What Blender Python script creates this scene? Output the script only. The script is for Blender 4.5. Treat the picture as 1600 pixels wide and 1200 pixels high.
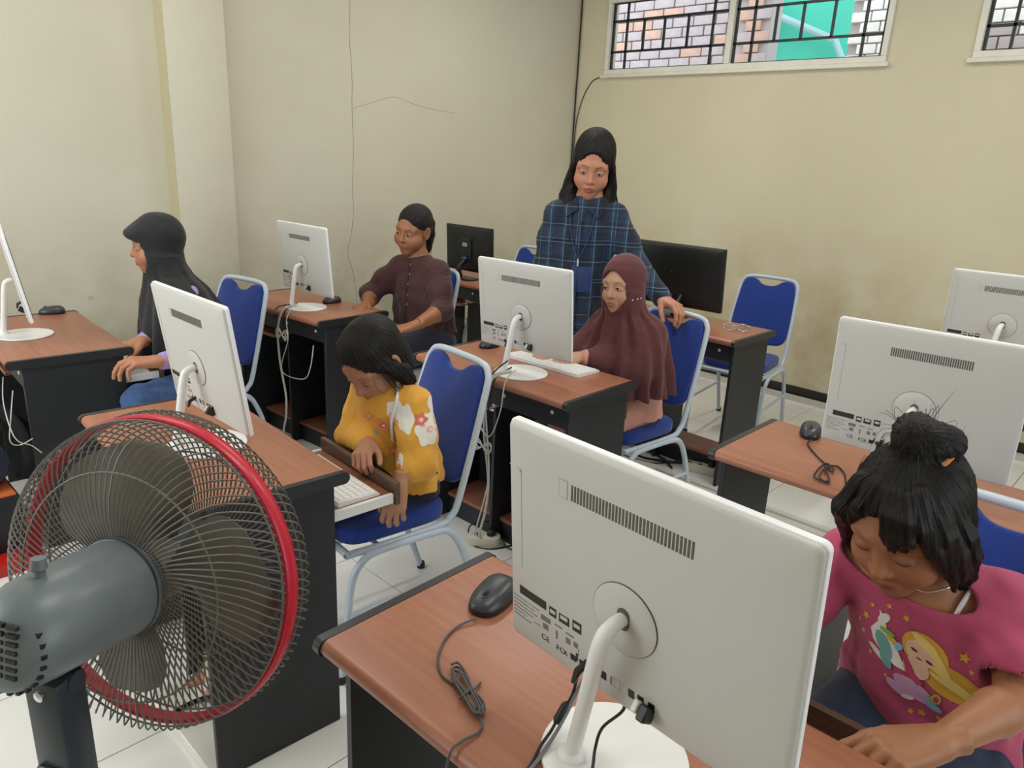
import bpy, bmesh, math, random
import numpy as np
from mathutils import Vector, Matrix
from mathutils.bvhtree import BVHTree
for o in list(bpy.data.objects): bpy.data.objects.remove(o)
S = bpy.context.scene
C = S.collection
PI = math.pi
R_ = math.radians
random.seed(7)
RNG = np.random.default_rng(5)

# ---------------------------------------------------------------- camera
def make_camera():
    yaw, pit, rol, H = R_(43.44407906), R_(17.29579563), R_(2.80748382), 1.52198
    cp, sp = math.cos(pit), math.sin(pit)
    F = Vector((cp*math.cos(yaw), cp*math.sin(yaw), -sp))
    Rt = Vector((math.sin(yaw), -math.cos(yaw), 0)); U = Rt.cross(F)
    R2 = math.cos(rol)*Rt + math.sin(rol)*U; U2 = -math.sin(rol)*Rt + math.cos(rol)*U
    cd = bpy.data.cameras.new('camera'); cd.sensor_width = 36; cd.lens = 1148.69*36/1600
    cd.clip_start = .02; cd.clip_end = 100
    co = bpy.data.objects.new('camera', cd); C.objects.link(co)
    M = Matrix((R2, U2, -F)).transposed().to_4x4(); M.translation = (0, 0, H)
    co.matrix_world = M
    S.camera = co
make_camera()
S.view_settings.view_transform = 'Standard'; S.view_settings.look = 'None'
S.view_settings.gamma = 1; S.view_settings.use_curve_mapping = False
S.view_settings.exposure = -0.3

# ---------------------------------------------------------------- world and light
def make_world():
    w = bpy.data.worlds.new('world'); S.world = w; w.use_nodes = True
    nt = w.node_tree; nt.nodes.clear()
    o = nt.nodes.new('ShaderNodeOutputWorld'); b = nt.nodes.new('ShaderNodeBackground')
    b.inputs['Color'].default_value = (.86, .93, 1, 1); b.inputs['Strength'].default_value = 2.8
    nt.links.new(b.outputs[0], o.inputs[0])
make_world()
def area(name, loc, target, sx, sy, power, col):
    l = bpy.data.lights.new(name, 'AREA'); l.shape = 'RECTANGLE'; l.size = sx; l.size_y = sy
    l.energy = power; l.color = col
    o = bpy.data.objects.new(name, l); C.objects.link(o); o.location = loc
    d = Vector(target) - Vector(loc); o.rotation_euler = d.to_track_quat('-Z', 'Y').to_euler()
    return o
area('unseen_opening_light', (-1.45, 2.7, 1.7), (2, 2.9, 1.0), 2.4, 1.9, 42, (.97, .985, 1))  # area lamp added in an unseen opening, brightening the left monitor backs
area('unseen_opening_light', (1.6, -1.9, 1.7), (2.2, 2, .9), 2.6, 1.8, 12, (.97, .985, 1))  # added fill lamp behind the camera, at another unseen opening
ADDED_LAMPS = [(1.0, .6), (3.2, .6), (1.0, 2.7), (3.2, 2.7)]  # tube lamps added on the unseen ceiling to light the room
for lx, ly in ADDED_LAMPS:
    area('added_ceiling_light', (lx, ly, 2.93), (lx, ly, 0), 1.15, .12, 21 if lx > 2 else 15, (1, .98, .94))

# ---------------------------------------------------------------- materials
def lin(c):
    if isinstance(c, str):
        c = [int(c[i:i+2], 16)/255 for i in (0, 2, 4)]
    return tuple((x/12.92 if x <= .04045 else ((x+.055)/1.055)**2.4) for x in c) + (1,)
MATS = {}
def mat(name, col, rough=.5, metal=0, var=.0, vscale=8, bump=0, bscale=60, stretch=(1, 1, 1), spec=.5, coat=0, sheen=0, attr=None, emit=0, sss=0):
    if name in MATS: return MATS[name]
    m = bpy.data.materials.new(name); m.use_nodes = True; nt = m.node_tree
    b = nt.nodes['Principled BSDF']
    b.inputs['Base Color'].default_value = lin(col); b.inputs['Roughness'].default_value = rough
    b.inputs['Metallic'].default_value = metal; b.inputs['Specular IOR Level'].default_value = spec
    b.inputs['Coat Weight'].default_value = coat; b.inputs['Sheen Weight'].default_value = sheen
    if sss: b.inputs['Subsurface Weight'].default_value = sss; b.inputs['Subsurface Radius'].default_value = (.02, .008, .004)
    tc = nt.nodes.new('ShaderNodeTexCoord'); mp = nt.nodes.new('ShaderNodeMapping')
    mp.inputs['Scale'].default_value = stretch; nt.links.new(tc.outputs['Object'], mp.inputs[0])
    src = None
    if attr:
        a = nt.nodes.new('ShaderNodeAttribute'); a.attribute_name = attr; src = a.outputs['Color']
    if var:
        n = nt.nodes.new('ShaderNodeTexNoise'); n.inputs['Scale'].default_value = vscale; n.inputs['Detail'].default_value = 5
        nt.links.new(mp.outputs[0], n.inputs['Vector'])
        mr = nt.nodes.new('ShaderNodeMapRange'); mr.inputs['From Min'].default_value = .3; mr.inputs['From Max'].default_value = .7
        mr.inputs['To Min'].default_value = 1-var; mr.inputs['To Max'].default_value = 1+var*.6
        nt.links.new(n.outputs['Fac'], mr.inputs['Value'])
        mx = nt.nodes.new('ShaderNodeVectorMath'); mx.operation = 'SCALE'
        if src: nt.links.new(src, mx.inputs[0])
        else: mx.inputs[0].default_value = lin(col)[:3]
        nt.links.new(mr.outputs[0], mx.inputs['Scale']); src = mx.outputs[0]
    if src: nt.links.new(src, b.inputs['Base Color'])
    if bump:
        n2 = nt.nodes.new('ShaderNodeTexNoise'); n2.inputs['Scale'].default_value = bscale; n2.inputs['Detail'].default_value = 3
        nt.links.new(mp.outputs[0], n2.inputs['Vector'])
        bp = nt.nodes.new('ShaderNodeBump'); bp.inputs['Strength'].default_value = bump; bp.inputs['Distance'].default_value = .002
        nt.links.new(n2.outputs['Fac'], bp.inputs['Height']); nt.links.new(bp.outputs[0], b.inputs['Normal'])
    MATS[name] = m
    return m
def wall_paint(name, col, stain, low, zlow):
    """cream paint with blotchy stains and wear that is denser on the lower wall"""
    m = bpy.data.materials.new(name); m.use_nodes = True; nt = m.node_tree; b = nt.nodes['Principled BSDF']
    b.inputs['Roughness'].default_value = .62; b.inputs['Specular IOR Level'].default_value = .3
    geo = nt.nodes.new('ShaderNodeNewGeometry')
    def noise(sc, det=5, rough=.6):
        n = nt.nodes.new('ShaderNodeTexNoise'); n.inputs['Scale'].default_value = sc; n.inputs['Detail'].default_value = det
        n.inputs['Roughness'].default_value = rough
        nt.links.new(geo.outputs['Position'], n.inputs['Vector']); return n.outputs['Fac']
    def rng(s, a, c, d=0, e=1):
        r = nt.nodes.new('ShaderNodeMapRange'); r.inputs['From Min'].default_value = a; r.inputs['From Max'].default_value = c
        r.inputs['To Min'].default_value = d; r.inputs['To Max'].default_value = e; nt.links.new(s, r.inputs['Value']); return r.outputs[0]
    def mul(a, c):
        k = nt.nodes.new('ShaderNodeMath'); k.operation = 'MULTIPLY'; nt.links.new(a, k.inputs[0]); nt.links.new(c, k.inputs[1]); return k.outputs[0]
    def mix(f, a, c):
        k = nt.nodes.new('ShaderNodeMix'); k.data_type = 'RGBA'; nt.links.new(f, k.inputs['Factor'])
        if isinstance(a, tuple): k.inputs[6].default_value = a
        else: nt.links.new(a, k.inputs[6])
        k.inputs[7].default_value = c; return k.outputs[2]
    sep = nt.nodes.new('ShaderNodeSeparateXYZ'); nt.links.new(geo.outputs['Position'], sep.inputs[0])
    c1 = mix(rng(noise(1.3), .42, .7, 0, .55), lin(col), lin(stain))
    hgt = rng(sep.outputs['Z'], zlow+.35, zlow-.35)
    c2 = mix(mul(rng(noise(3.2, 8), .38, .68, 0, .8), hgt), c1, lin(low))
    c3 = mix(mul(rng(noise(14, 8, .7), .62, .72, 0, .5), hgt), c2, lin('8f8263'))
    nt.links.new(c3, b.inputs['Base Color'])
    bp = nt.nodes.new('ShaderNodeBump'); bp.inputs['Strength'].default_value = .25; bp.inputs['Distance'].default_value = .004
    nt.links.new(noise(30, 3), bp.inputs['Height']); nt.links.new(bp.outputs[0], b.inputs['Normal'])
    MATS[name] = m; return m
def wood_mat(name, c1, c2, axis='Y', rough=.34, sc=1):
    m = bpy.data.materials.new(name); m.use_nodes = True; nt = m.node_tree; b = nt.nodes['Principled BSDF']
    b.inputs['Roughness'].default_value = rough; b.inputs['Specular IOR Level'].default_value = .5
    tc = nt.nodes.new('ShaderNodeTexCoord'); mp = nt.nodes.new('ShaderNodeMapping')
    mp.inputs['Scale'].default_value = (30*sc, 1.6*sc, 30*sc) if axis == 'Y' else (1.6*sc, 30*sc, 30*sc)
    nt.links.new(tc.outputs['Object'], mp.inputs[0])
    n = nt.nodes.new('ShaderNodeTexNoise'); n.inputs['Scale'].default_value = 3; n.inputs['Detail'].default_value = 6
    nt.links.new(mp.outputs[0], n.inputs['Vector'])
    r = nt.nodes.new('ShaderNodeValToRGB'); r.color_ramp.elements[0].position = .3; r.color_ramp.elements[1].position = .72
    r.color_ramp.elements[0].color = lin(c1); r.color_ramp.elements[1].color = lin(c2)
    nt.links.new(n.outputs['Fac'], r.inputs[0]); nt.links.new(r.outputs[0], b.inputs['Base Color'])
    bp = nt.nodes.new('ShaderNodeBump'); bp.inputs['Strength'].default_value = .08; bp.inputs['Distance'].default_value = .001
    nt.links.new(n.outputs['Fac'], bp.inputs['Height']); nt.links.new(bp.outputs[0], b.inputs['Normal'])
    MATS[name] = m; return m

M_wood = wood_mat('cherry_laminate', '9a6149', 'aa7156')
M_woodx = wood_mat('cherry_laminate_cross', '8a5743', 'a06a50', 'X')
M_lipwood = wood_mat('dark_lip_wood', '4f3b30', '6d5442')
M_black = mat('black_laminate', '22252a', .5, var=.12, vscale=30, bump=.15, bscale=200)
M_trim = mat('black_edge_trim', '26272a', .36)
M_white = mat('white_plastic', 'e9e9e6', .35)
M_shell = mat('pearl_back_shell', 'c6c5c0', .42, var=.03, vscale=3)
M_edge = mat('white_edge', 'f2f4f6', .3)
M_key = mat('white_keycap', 'f0f0ee', .45)
M_slot = mat('dark_slot', '57544e', .6)
M_print = mat('black_print', '2b2826', .6)
M_gprint = mat('grey_print', '77746f', .6)
M_blackp = mat('black_plastic', '1d1e20', .38)
M_blackm = mat('matte_black_plastic', '17191a', .5)
M_screen = mat('dark_screen', '0b0d10', .15)
M_tube = mat('pale_blue_painted_tube', 'c3d0dc', .3, var=.03)
M_blue = mat('royal_blue_fabric', '10368c', .85, var=.1, vscale=40, bump=.35, bscale=500, sheen=.25)
M_foot = mat('black_rubber', '1a1a1b', .6)
M_wall = wall_paint('cream_paint_left', 'd0ccb9', 'c6c2ad', 'ab9f80', .85)
M_wallr = wall_paint('cream_paint_right', 'd5cdb2', 'cbc3a6', 'b39f78', .85)
M_wally = wall_paint('yellowish_side_tone', 'bfb694', 'b8ae88', 'a89a70', .9)
M_wframe = mat('white_frame_paint', 'e6e3d6', .45, var=.05, vscale=12)
M_iron = mat('black_iron', '1d2226', .45)
M_tile = mat('white_glazed_tile', 'e6e6e2', .16, var=.02, vscale=3, spec=.5)
M_grout = mat('dark_grout', '6a6862', .8)
M_base = mat('black_baseboard', '2a2623', .4)
M_ceil = mat('ceiling_paint', 'e6e3d8', .8)
M_cable = mat('grey_cable', '4c4b4a', .5)
M_cablek = mat('black_cable', '1b1b1c', .45)
M_cablew = mat('white_cable', 'cfccc2', .5)
M_brown = mat('warm_brick', 'c9a898', .85, var=.2, vscale=9, bump=.5, bscale=40)
M_brickw = mat('white_washed_brick', 'f2f0ec', .85, var=.12, vscale=9, bump=.5, bscale=40)
M_brickp = mat('dusky_brick', 'b9aeb0', .85, var=.15, vscale=9, bump=.5, bscale=40)
M_mortar = mat('mortar', 'b0a8a6', .9)
M_turq = mat('turquoise_paint', '5ad6ba', .7, var=.04, vscale=3)
M_chrome = mat('bright_screw', 'd5d7da', .25, metal=.9)

# ---------------------------------------------------------------- mesh helpers
class MB:
    def __init__(s): s.v = []; s.f = []; s.m = []
    def add(s, v, f, mi=0):
        n = len(s.v); s.v += [tuple(map(float, q)) for q in v]; s.f += [tuple(i+n for i in q) for q in f]; s.m += [mi]*len(f); return s
    def box(s, a, b, ch=0, M=None, mi=0):
        a = np.minimum(a, b).astype(float) if False else np.array([min(x, y) for x, y in zip(a, b)], float) if True else a
        return s._box(a, np.array(b, float), ch, M, mi)
    def _box(s, a, b, ch, M, mi):
        b = np.maximum(a, b)
        if ch <= 0:
            v = [(x, y, z) for x in (a[0], b[0]) for y in (a[1], b[1]) for z in (a[2], b[2])]
            f = [(0, 1, 3, 2), (4, 6, 7, 5), (0, 4, 5, 1), (2, 3, 7, 6), (0, 2, 6, 4), (1, 5, 7, 3)]
        else:
            bm = bmesh.new(); bmesh.ops.create_cube(bm, size=1)
            for q in bm.verts: q.co = Vector([(a[i]+b[i])/2 + q.co[i]*(b[i]-a[i]) for i in range(3)])
            ch = min(ch, .45*float((b-a).min()))
            bmesh.ops.bevel(bm, geom=bm.edges[:], offset=ch, segments=2 if ch > .003 else 1, affect='EDGES', profile=.5)
            bm.verts.index_update(); v = [tuple(q.co) for q in bm.verts]; f = [tuple(q.index for q in g.verts) for g in bm.faces]; bm.free()
        if M is not None: v = [tuple(M @ Vector(q)) for q in v]
        return s.add(v, f, mi)
    def tube(s, pts, r, n=8, closed=False, caps=True, smooth=0, mi=0, sq=1.0):
        P = [Vector(q) for q in pts]
        if smooth: P = catmull(P, smooth, closed)
        k = len(P); rr = r if isinstance(r, (list, tuple, np.ndarray)) else [r]*k
        if len(rr) != k: rr = np.interp(np.linspace(0, 1, k), np.linspace(0, 1, len(rr)), rr)
        v = []; f = []; up = None
        for i in range(k):
            if closed: t = P[(i+1) % k]-P[i-1]
            else: t = P[min(i+1, k-1)]-P[max(i-1, 0)]
            if t.length < 1e-9: t = Vector((0, 0, 1))
            t.normalize()
            if up is None:
                up = t.cross(Vector((0, 0, 1)))
                if up.length < .1: up = t.cross(Vector((1, 0, 0)))
            up = (up - t*up.dot(t)); up.normalize(); w = t.cross(up)
            for j in range(n):
                a = 2*PI*j/n; q = P[i] + (up*math.cos(a)*sq + w*math.sin(a))*rr[i]; v.append(tuple(q))
        for i in range(k if closed else k-1):
            i2 = (i+1) % k
            for j in range(n):
                j2 = (j+1) % n; f.append((i*n+j, i*n+j2, i2*n+j2, i2*n+j))
        if caps and not closed: f.append(tuple(reversed(range(n)))); f.append(tuple((k-1)*n+j for j in range(n)))
        return s.add(v, f, mi)
    def lathe(s, prof, n=32, M=None, caps=True, mi=0):
        v = []; f = []
        for (r, z) in prof:
            for j in range(n): a = 2*PI*j/n; v.append((r*math.cos(a), r*math.sin(a), z))
        for i in range(len(prof)-1):
            for j in range(n):
                j2 = (j+1) % n; f.append((i*n+j, i*n+j2, (i+1)*n+j2, (i+1)*n+j))
        if caps: f.append(tuple(reversed(range(n)))); f.append(tuple((len(prof)-1)*n+j for j in range(n)))
        if M is not None: v = [tuple(M @ Vector(q)) for q in v]
        return s.add(v, f, mi)
    def rings(s, rings, caps=True, mi=0):
        n = len(rings[0]); v = [q for r in rings for q in r]; f = []
        for i in range(len(rings)-1):
            for j in range(n):
                j2 = (j+1) % n; f.append((i*n+j, i*n+j2, (i+1)*n+j2, (i+1)*n+j))
        if caps: f.append(tuple(reversed(range(n)))); f.append(tuple((len(rings)-1)*n+j for j in range(n)))
        return s.add(v, f, mi)
    def mesh(s, name, mats, smooth=True, ang=40):
        me = bpy.data.meshes.new(name); me.from_pydata(s.v, [], s.f)
        for m in (mats if isinstance(mats, (list, tuple)) else [mats]): me.materials.append(m)
        if any(s.m): me.polygons.foreach_set('material_index', s.m)
        me.validate(); me.update()
        bm = bmesh.new(); bm.from_mesh(me); bmesh.ops.recalc_face_normals(bm, faces=bm.faces)
        if smooth:
            for e in bm.edges:
                e.smooth = not (len(e.link_faces) == 2 and e.calc_face_angle(0) > R_(ang))
            for g in bm.faces: g.smooth = True
        bm.to_mesh(me); bm.free()
        return me
    def obj(s, name, mats, parent=None, smooth=True, ang=40, **tags):
        return link(name, s.mesh(name, mats, smooth, ang), parent, **tags)
def catmull(P, n, closed=False):
    out = []; k = len(P)
    g = (lambda i: P[i % k]) if closed else (lambda i: P[min(max(i, 0), k-1)])
    for i in range(k if closed else k-1):
        a, b, c, d = g(i-1), g(i), g(i+1), g(i+2)
        for j in range(n):
            t = j/n
            out.append(.5*((2*b)+(c-a)*t+(2*a-5*b+4*c-d)*t*t+(-a+3*b-3*c+d)*t**3))
    if not closed: out.append(P[-1].copy())
    return out
def setp(o, label=None, cat=None, group=None, kind=None):
    if label: o['label'] = label
    if cat: o['category'] = cat
    if group: o['group'] = group
    if kind: o['kind'] = kind
    return o
def link(name, data, parent=None, loc=None, rotz=None, **t):
    o = bpy.data.objects.new(name, data); C.objects.link(o)
    if parent is not None: o.parent = parent
    if loc is not None: o.location = loc
    if rotz is not None: o.rotation_euler = (0, 0, rotz)
    return setp(o, **t)
def thing(name, label, cat, loc=(0, 0, 0), rotz=0, group=None):
    return link(name, None, None, loc, rotz, label=label, cat=cat, group=group)
KIDS = {}
def copy_tree(o, parent=None):
    c = o.copy(); C.objects.link(c)
    if parent is not None: c.parent = parent
    for ch in [x for x in bpy.data.objects if x.parent == o]: copy_tree(ch, c)
    return c
def rrect(w, h, r, n=5):
    pts = []
    for cx, cy, a0 in ((w/2-r, h/2-r, 0), (-w/2+r, h/2-r, 90), (-w/2+r, -h/2+r, 180), (w/2-r, -h/2+r, 270)):
        for k in range(n+1):
            a = R_(a0+90*k/n); pts.append((cx+r*math.cos(a), cy+r*math.sin(a)))
    return pts
def slab(mb, poly, z0, z1, bev=0, M=None, mi=0, steps=3, both=True):
    """polygon (x,y) extruded z0..z1 with rounded rim"""
    P = np.array(poly); c = P.mean(0); n = len(P)
    def inset(d):
        e = np.roll(P, -1, 0)-np.roll(P, 1, 0); e /= (np.linalg.norm(e, axis=1)[:, None]+1e-9)
        nr = np.stack([-e[:, 1], e[:, 0]], 1)
        s = np.sign(((c-P)*nr).sum(1).sum()); return P+nr*d*s
    rg = []
    if bev:
        for k in range(steps+1):
            a = PI/2*k/steps; rg.append((bev*(1-math.sin(a)), z0+bev*(1-math.cos(a))) if both else None)
        rg = [x for x in rg if x] or [(0, z0)]
        for k in range(steps+1):
            a = PI/2*k/steps; rg.append((bev*(1-math.cos(a)), z1-bev*(1-math.sin(a))))
    else: rg = [(0, z0), (0, z1)]
    rings = []
    for d, z in rg:
        q = inset(d); r = [(x, y, z) for x, y in q]
        if M is not None: r = [tuple(M @ Vector(t)) for t in r]
        rings.append(r)
    mb.rings(rings, True, mi); return mb

# ---------------------------------------------------------------- room
X0, X1, Y0, Y1, ZC = -1.6, 4.902, -2.1, 4.09, 3.0
def room():
    fl = MB().box((X0-.1, Y0-.1, -.12), (X1+.12, Y1+.12, -.006)).obj('floor', M_grout, kind='structure')
    tm = MB().box((.0015, .0015, -.0065), (.4185, .4085, 0), .001).mesh('tile', M_tile, False)
    for i in range(-7, 9):
        for j in range(-5, 7):
            x, y = 1.421+.42*i, 1.34+.41*j
            if x+.42 < X0 or x > X1-.1: continue
            if x+.42 > X1 or y+.41 > Y1:
                link('tile', MB().box((x+.0015, y+.0015, -.0065), (min(x+.4185, X1), min(y+.4085, Y1), 0), .001).mesh('tile', M_tile, False), fl)
            else: link('tile', tm, fl, (x, y, 0))
    MB().box((X0-.1, Y1, 0), (X1+.12, Y1+.12, ZC)).obj('wall_left', M_wall, kind='structure')
    # pilaster on the left wall
    MB().box((1.618, Y1-.1, 0), (1.93, Y1+.01, ZC), .004).obj('trim_1', M_wall, kind='structure')
    MB().box((1.616, Y1-.0995, 0), (1.6185, Y1+.001, ZC)).obj('trim_2', M_wally, kind='structure')  # thin strip, darker and yellower than the rest of the pilaster
    wr = MB()
    W = [(1.7266, 3.8118), (-.81, 1.2752), (-3.4, -3.0)]
    zb, zt = 2.147, 2.68
    xs = X1+.12
    wr.box((X1, Y0-.1, 0), (xs, Y1, zb)).box((X1, Y0-.1, zt), (xs, Y1, ZC))
    wr.box((X1, 3.8118, zb), (xs, Y1, zt)).box((X1, 1.2752, zb), (xs, 1.7266, zt)).box((X1, Y0-.1, zb), (xs, -.81, zt))
    wr.obj('wall_right', M_wallr, kind='structure', smooth=False)
    glass = mat('window_glass', 'ffffff', .02)
    b = glass.node_tree.nodes['Principled BSDF']; b.inputs['Transmission Weight'].default_value = 1; b.inputs['IOR'].default_value = 1.02
    for wi, (ya, yb) in enumerate(W[:2]):
        root = link('window_%d' % (wi+1), None, kind='structure')
        xf0, xf1 = X1-.02, X1+.05
        fr = MB(); t = .035
        fr.box((xf0, ya, zb), (xf1, yb, zb+t), .003).box((xf0, ya, zt-t), (xf1, yb, zt), .003)
        fr.box((xf0, ya, zb+t), (xf1, ya+t, zt-t), .003).box((xf0, yb-t, zb+t), (xf1, yb, zt-t), .003)
        fr.obj('window_frame', M_wframe, root)
        ym = (ya+yb)/2-.0
        MB().box((xf0-.003, ym-.022, zb+t), (xf1, ym+.022, zt-t), .003).obj('mullion', M_wframe, root)
        MB().box((X1-.035, ya-.02, zb-.025), (X1+.02, yb+.02, zb), .004).obj('window_sill', M_wframe, root)
        for (pa, pb) in ((ya+t, ym-.022), (ym+.022, yb-t)):
            MB().box((xf1-.006, pa, zb+t), (xf1-.002, pb, zt-t)).obj('pane', glass, root)
            w_ = pb-pa; z0, z1 = zb+t, zt-t; h = z1-z0
            xa, xb = X1+.006, X1+.02
            def bar(y0, z0_, y1, z1_): MB().box((xa, y0, z0_), (xb, y1, z1_)).obj('grille_bar', M_iron, root, smooth=False)
            q = .0078
            za, zc = z0+.27*h, z0+.73*h
            bar(pa, za-q, pb, za+q); bar(pa, zc-q, pb, zc+q); bar(pa, z0, pb, z0+q); bar(pa, z1-q, pb, z1)
            for k in (.01, .13, .865, .99): bar(pa+k*w_-q, z0, pa+k*w_+q, z1)
            for k in (.33, .53, .71): bar(pa+k*w_-q, za, pa+k*w_+q, zc)
    # rest of the shell, behind the camera; unseen openings added to let light in
    MB().box((X0-.12, Y0, 0), (X0, Y1, .75)).box((X0-.12, Y0, 2.65), (X0, Y1, ZC)).box((X0-.12, Y0, .75), (X0, 1.5, 2.65)).box((X0-.12, 3.9, .75), (X0, Y1, 2.65)).obj('wall_front', M_wallr, kind='structure', smooth=False)
    MB().box((X0, Y0-.12, 0), (.3, Y0, ZC)).box((2.9, Y0-.12, 0), (X1, Y0, ZC)).box((.3, Y0-.12, 2.6), (2.9, Y0, ZC)).box((.3, Y0-.12, 0), (2.9, Y0, .8)).obj('wall_back', M_wallr, kind='structure', smooth=False)
    MB().box((X0-.12, Y0-.12, ZC), (X1+.12, Y1+.12, ZC+.1)).obj('ceiling', M_ceil, kind='structure')
    MB().box((X1-.012, Y0, 0), (X1, Y1, .085), .002).obj('baseboard_right', M_base, kind='structure')
    MB().box((1.93, Y1-.012, 0), (X1-.012, Y1, .085), .002).box((X0, Y1-.012, 0), (1.618, Y1, .085), .002).obj('baseboard_left', M_base, kind='structure')
    # crack in the plaster of the left wall: thin broken brown lines sunk in the paint
    mc = mat('crack_brown', '94896c', .9)
    ck = MB(); yy = Y1-.0004
    a = [(2.752, 2.99), (2.748, 2.6), (2.762, 2.35), (2.757, 2.15), (2.768, 1.95), (2.765, 1.75), (2.772, 1.5), (2.757, 1.3), (2.765, 1.12), (2.74, .98), (2.715, .86), (2.752, .74), (2.77, .6), (2.8, .3)]
    def ribbon(pts, w):
        Pn = [Vector((x+random.uniform(-.004, .004), yy, z)) for x, z in pts]
        Pn = catmull(Pn, 5); Pn = [q+Vector((random.uniform(-.002, .002), 0, 0)) for q in Pn]
        ck.tube(Pn, w, 4, sq=1)
    ribbon(a, .0016)
    ribbon([(2.775, 1.748), (2.9, 1.79), (3.08, 1.84), (3.25, 1.81), (3.4, 1.79), (3.6, 1.78)], .001)
    ck.obj('plaster_crack', mc, bpy.data.objects['wall_left'])
    # cable down the room corner
    cb = MB().tube([(4.885, 4.075, 2.99), (4.886, 4.075, 2.2), (4.884, 4.076, 1.9), (4.886, 4.074, .2)], .006, 6, smooth=4)
    cb.tube([(4.895, 3.86, 2.13), (4.894, 3.93, 2.1), (4.893, 4.0, 2.0), (4.89, 4.045, 1.86), (4.889, 4.062, 1.7), (4.89, 4.064, 1.3)], .0035, 6, smooth=6)
    cb.obj('wall_cable', M_cablek, label='thin black cable running down the corner of the two cream walls', cat='cable')
    lm = mat('lit_lamp_tube', 'ffffff', .5); b = lm.node_tree.nodes['Principled BSDF']; b.inputs['Emission Color'].default_value = (1, .98, .94, 1); b.inputs['Emission Strength'].default_value = 4
    for lx, ly in ADDED_LAMPS:
        t = thing('added_ceiling_lamp', 'added white tube lamp on the unseen ceiling, '+{(1.0, .6): 'above the nearest desk', (3.2, .6): 'by the high windows', (1.0, 2.7): 'above the far left desk', (3.2, 2.7): 'above the far corner'}[(lx, ly)], 'lamp', (lx, ly, ZC), 0, 'added ceiling tube lamps')
        MB().box((-.6, -.03, -.035), (.6, .03, 0), .004).obj('housing', M_white, t)
        MB().tube([(-.57, 0, -.05), (.57, 0, -.05)], .013, 10).obj('lamp_tube', lm, t)
room()

def outside():
    def bricks(name, label, x, ya, yb, za, zb_, ms, bw=.2, bh=.075, tilt=0):
        wl = MB().box((x+.02, ya, 0), (x+.2, yb, zb_+.6)).obj(name, M_mortar, label=label, cat='wall')
        me = [MB().box((0, .004, .004), (.04, bw-.008, bh-.006), .003).mesh('brick', m, False) for m in ms]
        r = 0; z = za
        while z < zb_:
            y = ya+(bw/2 if r % 2 else 0); 
            while y+bw <= yb+.001:
                link('brick', random.choice(me), wl, (x+random.uniform(-.004, .004)-.012, y, z)); y += bw
            z += bh; r += 1
    bricks('brick_wall', 'dusky brick wall outside, behind the left pane of the high window', 6.3, 3.5, 5.0, 1.85, 3.3, [M_brickp, M_brickp, M_brown], .22, .085)
    bricks('brick_wall', 'reddish brick pier outside, left of the turquoise house', 6.28, 3.2, 3.49, 1.85, 3.3, [M_brown, M_brickp], .145, .085)
    bricks('brick_wall', 'whitewashed brick wall outside, right of the turquoise house', 6.2, 1.75, 2.5, 1.85, 3.3, [M_brickw], .15, .075)
    bricks('brick_wall', 'pale brick wall outside, behind the window at the right edge', 6.2, .6, 1.7, 1.85, 3.3, [M_brickw, M_brickp], .22, .085)
    t = thing('house', 'turquoise painted house wall seen through the high window', 'building', (8, 3.4, 0))
    MB().box((0, -1.6, 0), (.3, 1.6, 3.9)).obj('wall', M_turq, t)
    pr = mat('pale_turquoise_pipe', 'a9cfd0', .5)
    MB().tube([(-.1, .75, 2.2), (-.1, .62, 3.6)], .04, 8).obj('pipe', pr, t)
    MB().tube([(-.12, .72, 3.1), (-.12, -.1, 2.75), (-.12, -.35, 2.3)], .035, 8).obj('pipe', pr, t)
    MB().box((5.1, -3, -.2), (9, 8, -.1)).obj('ground_outside', mat('concrete_yard', '8d8b86', .9), kind='structure')
outside()
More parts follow.
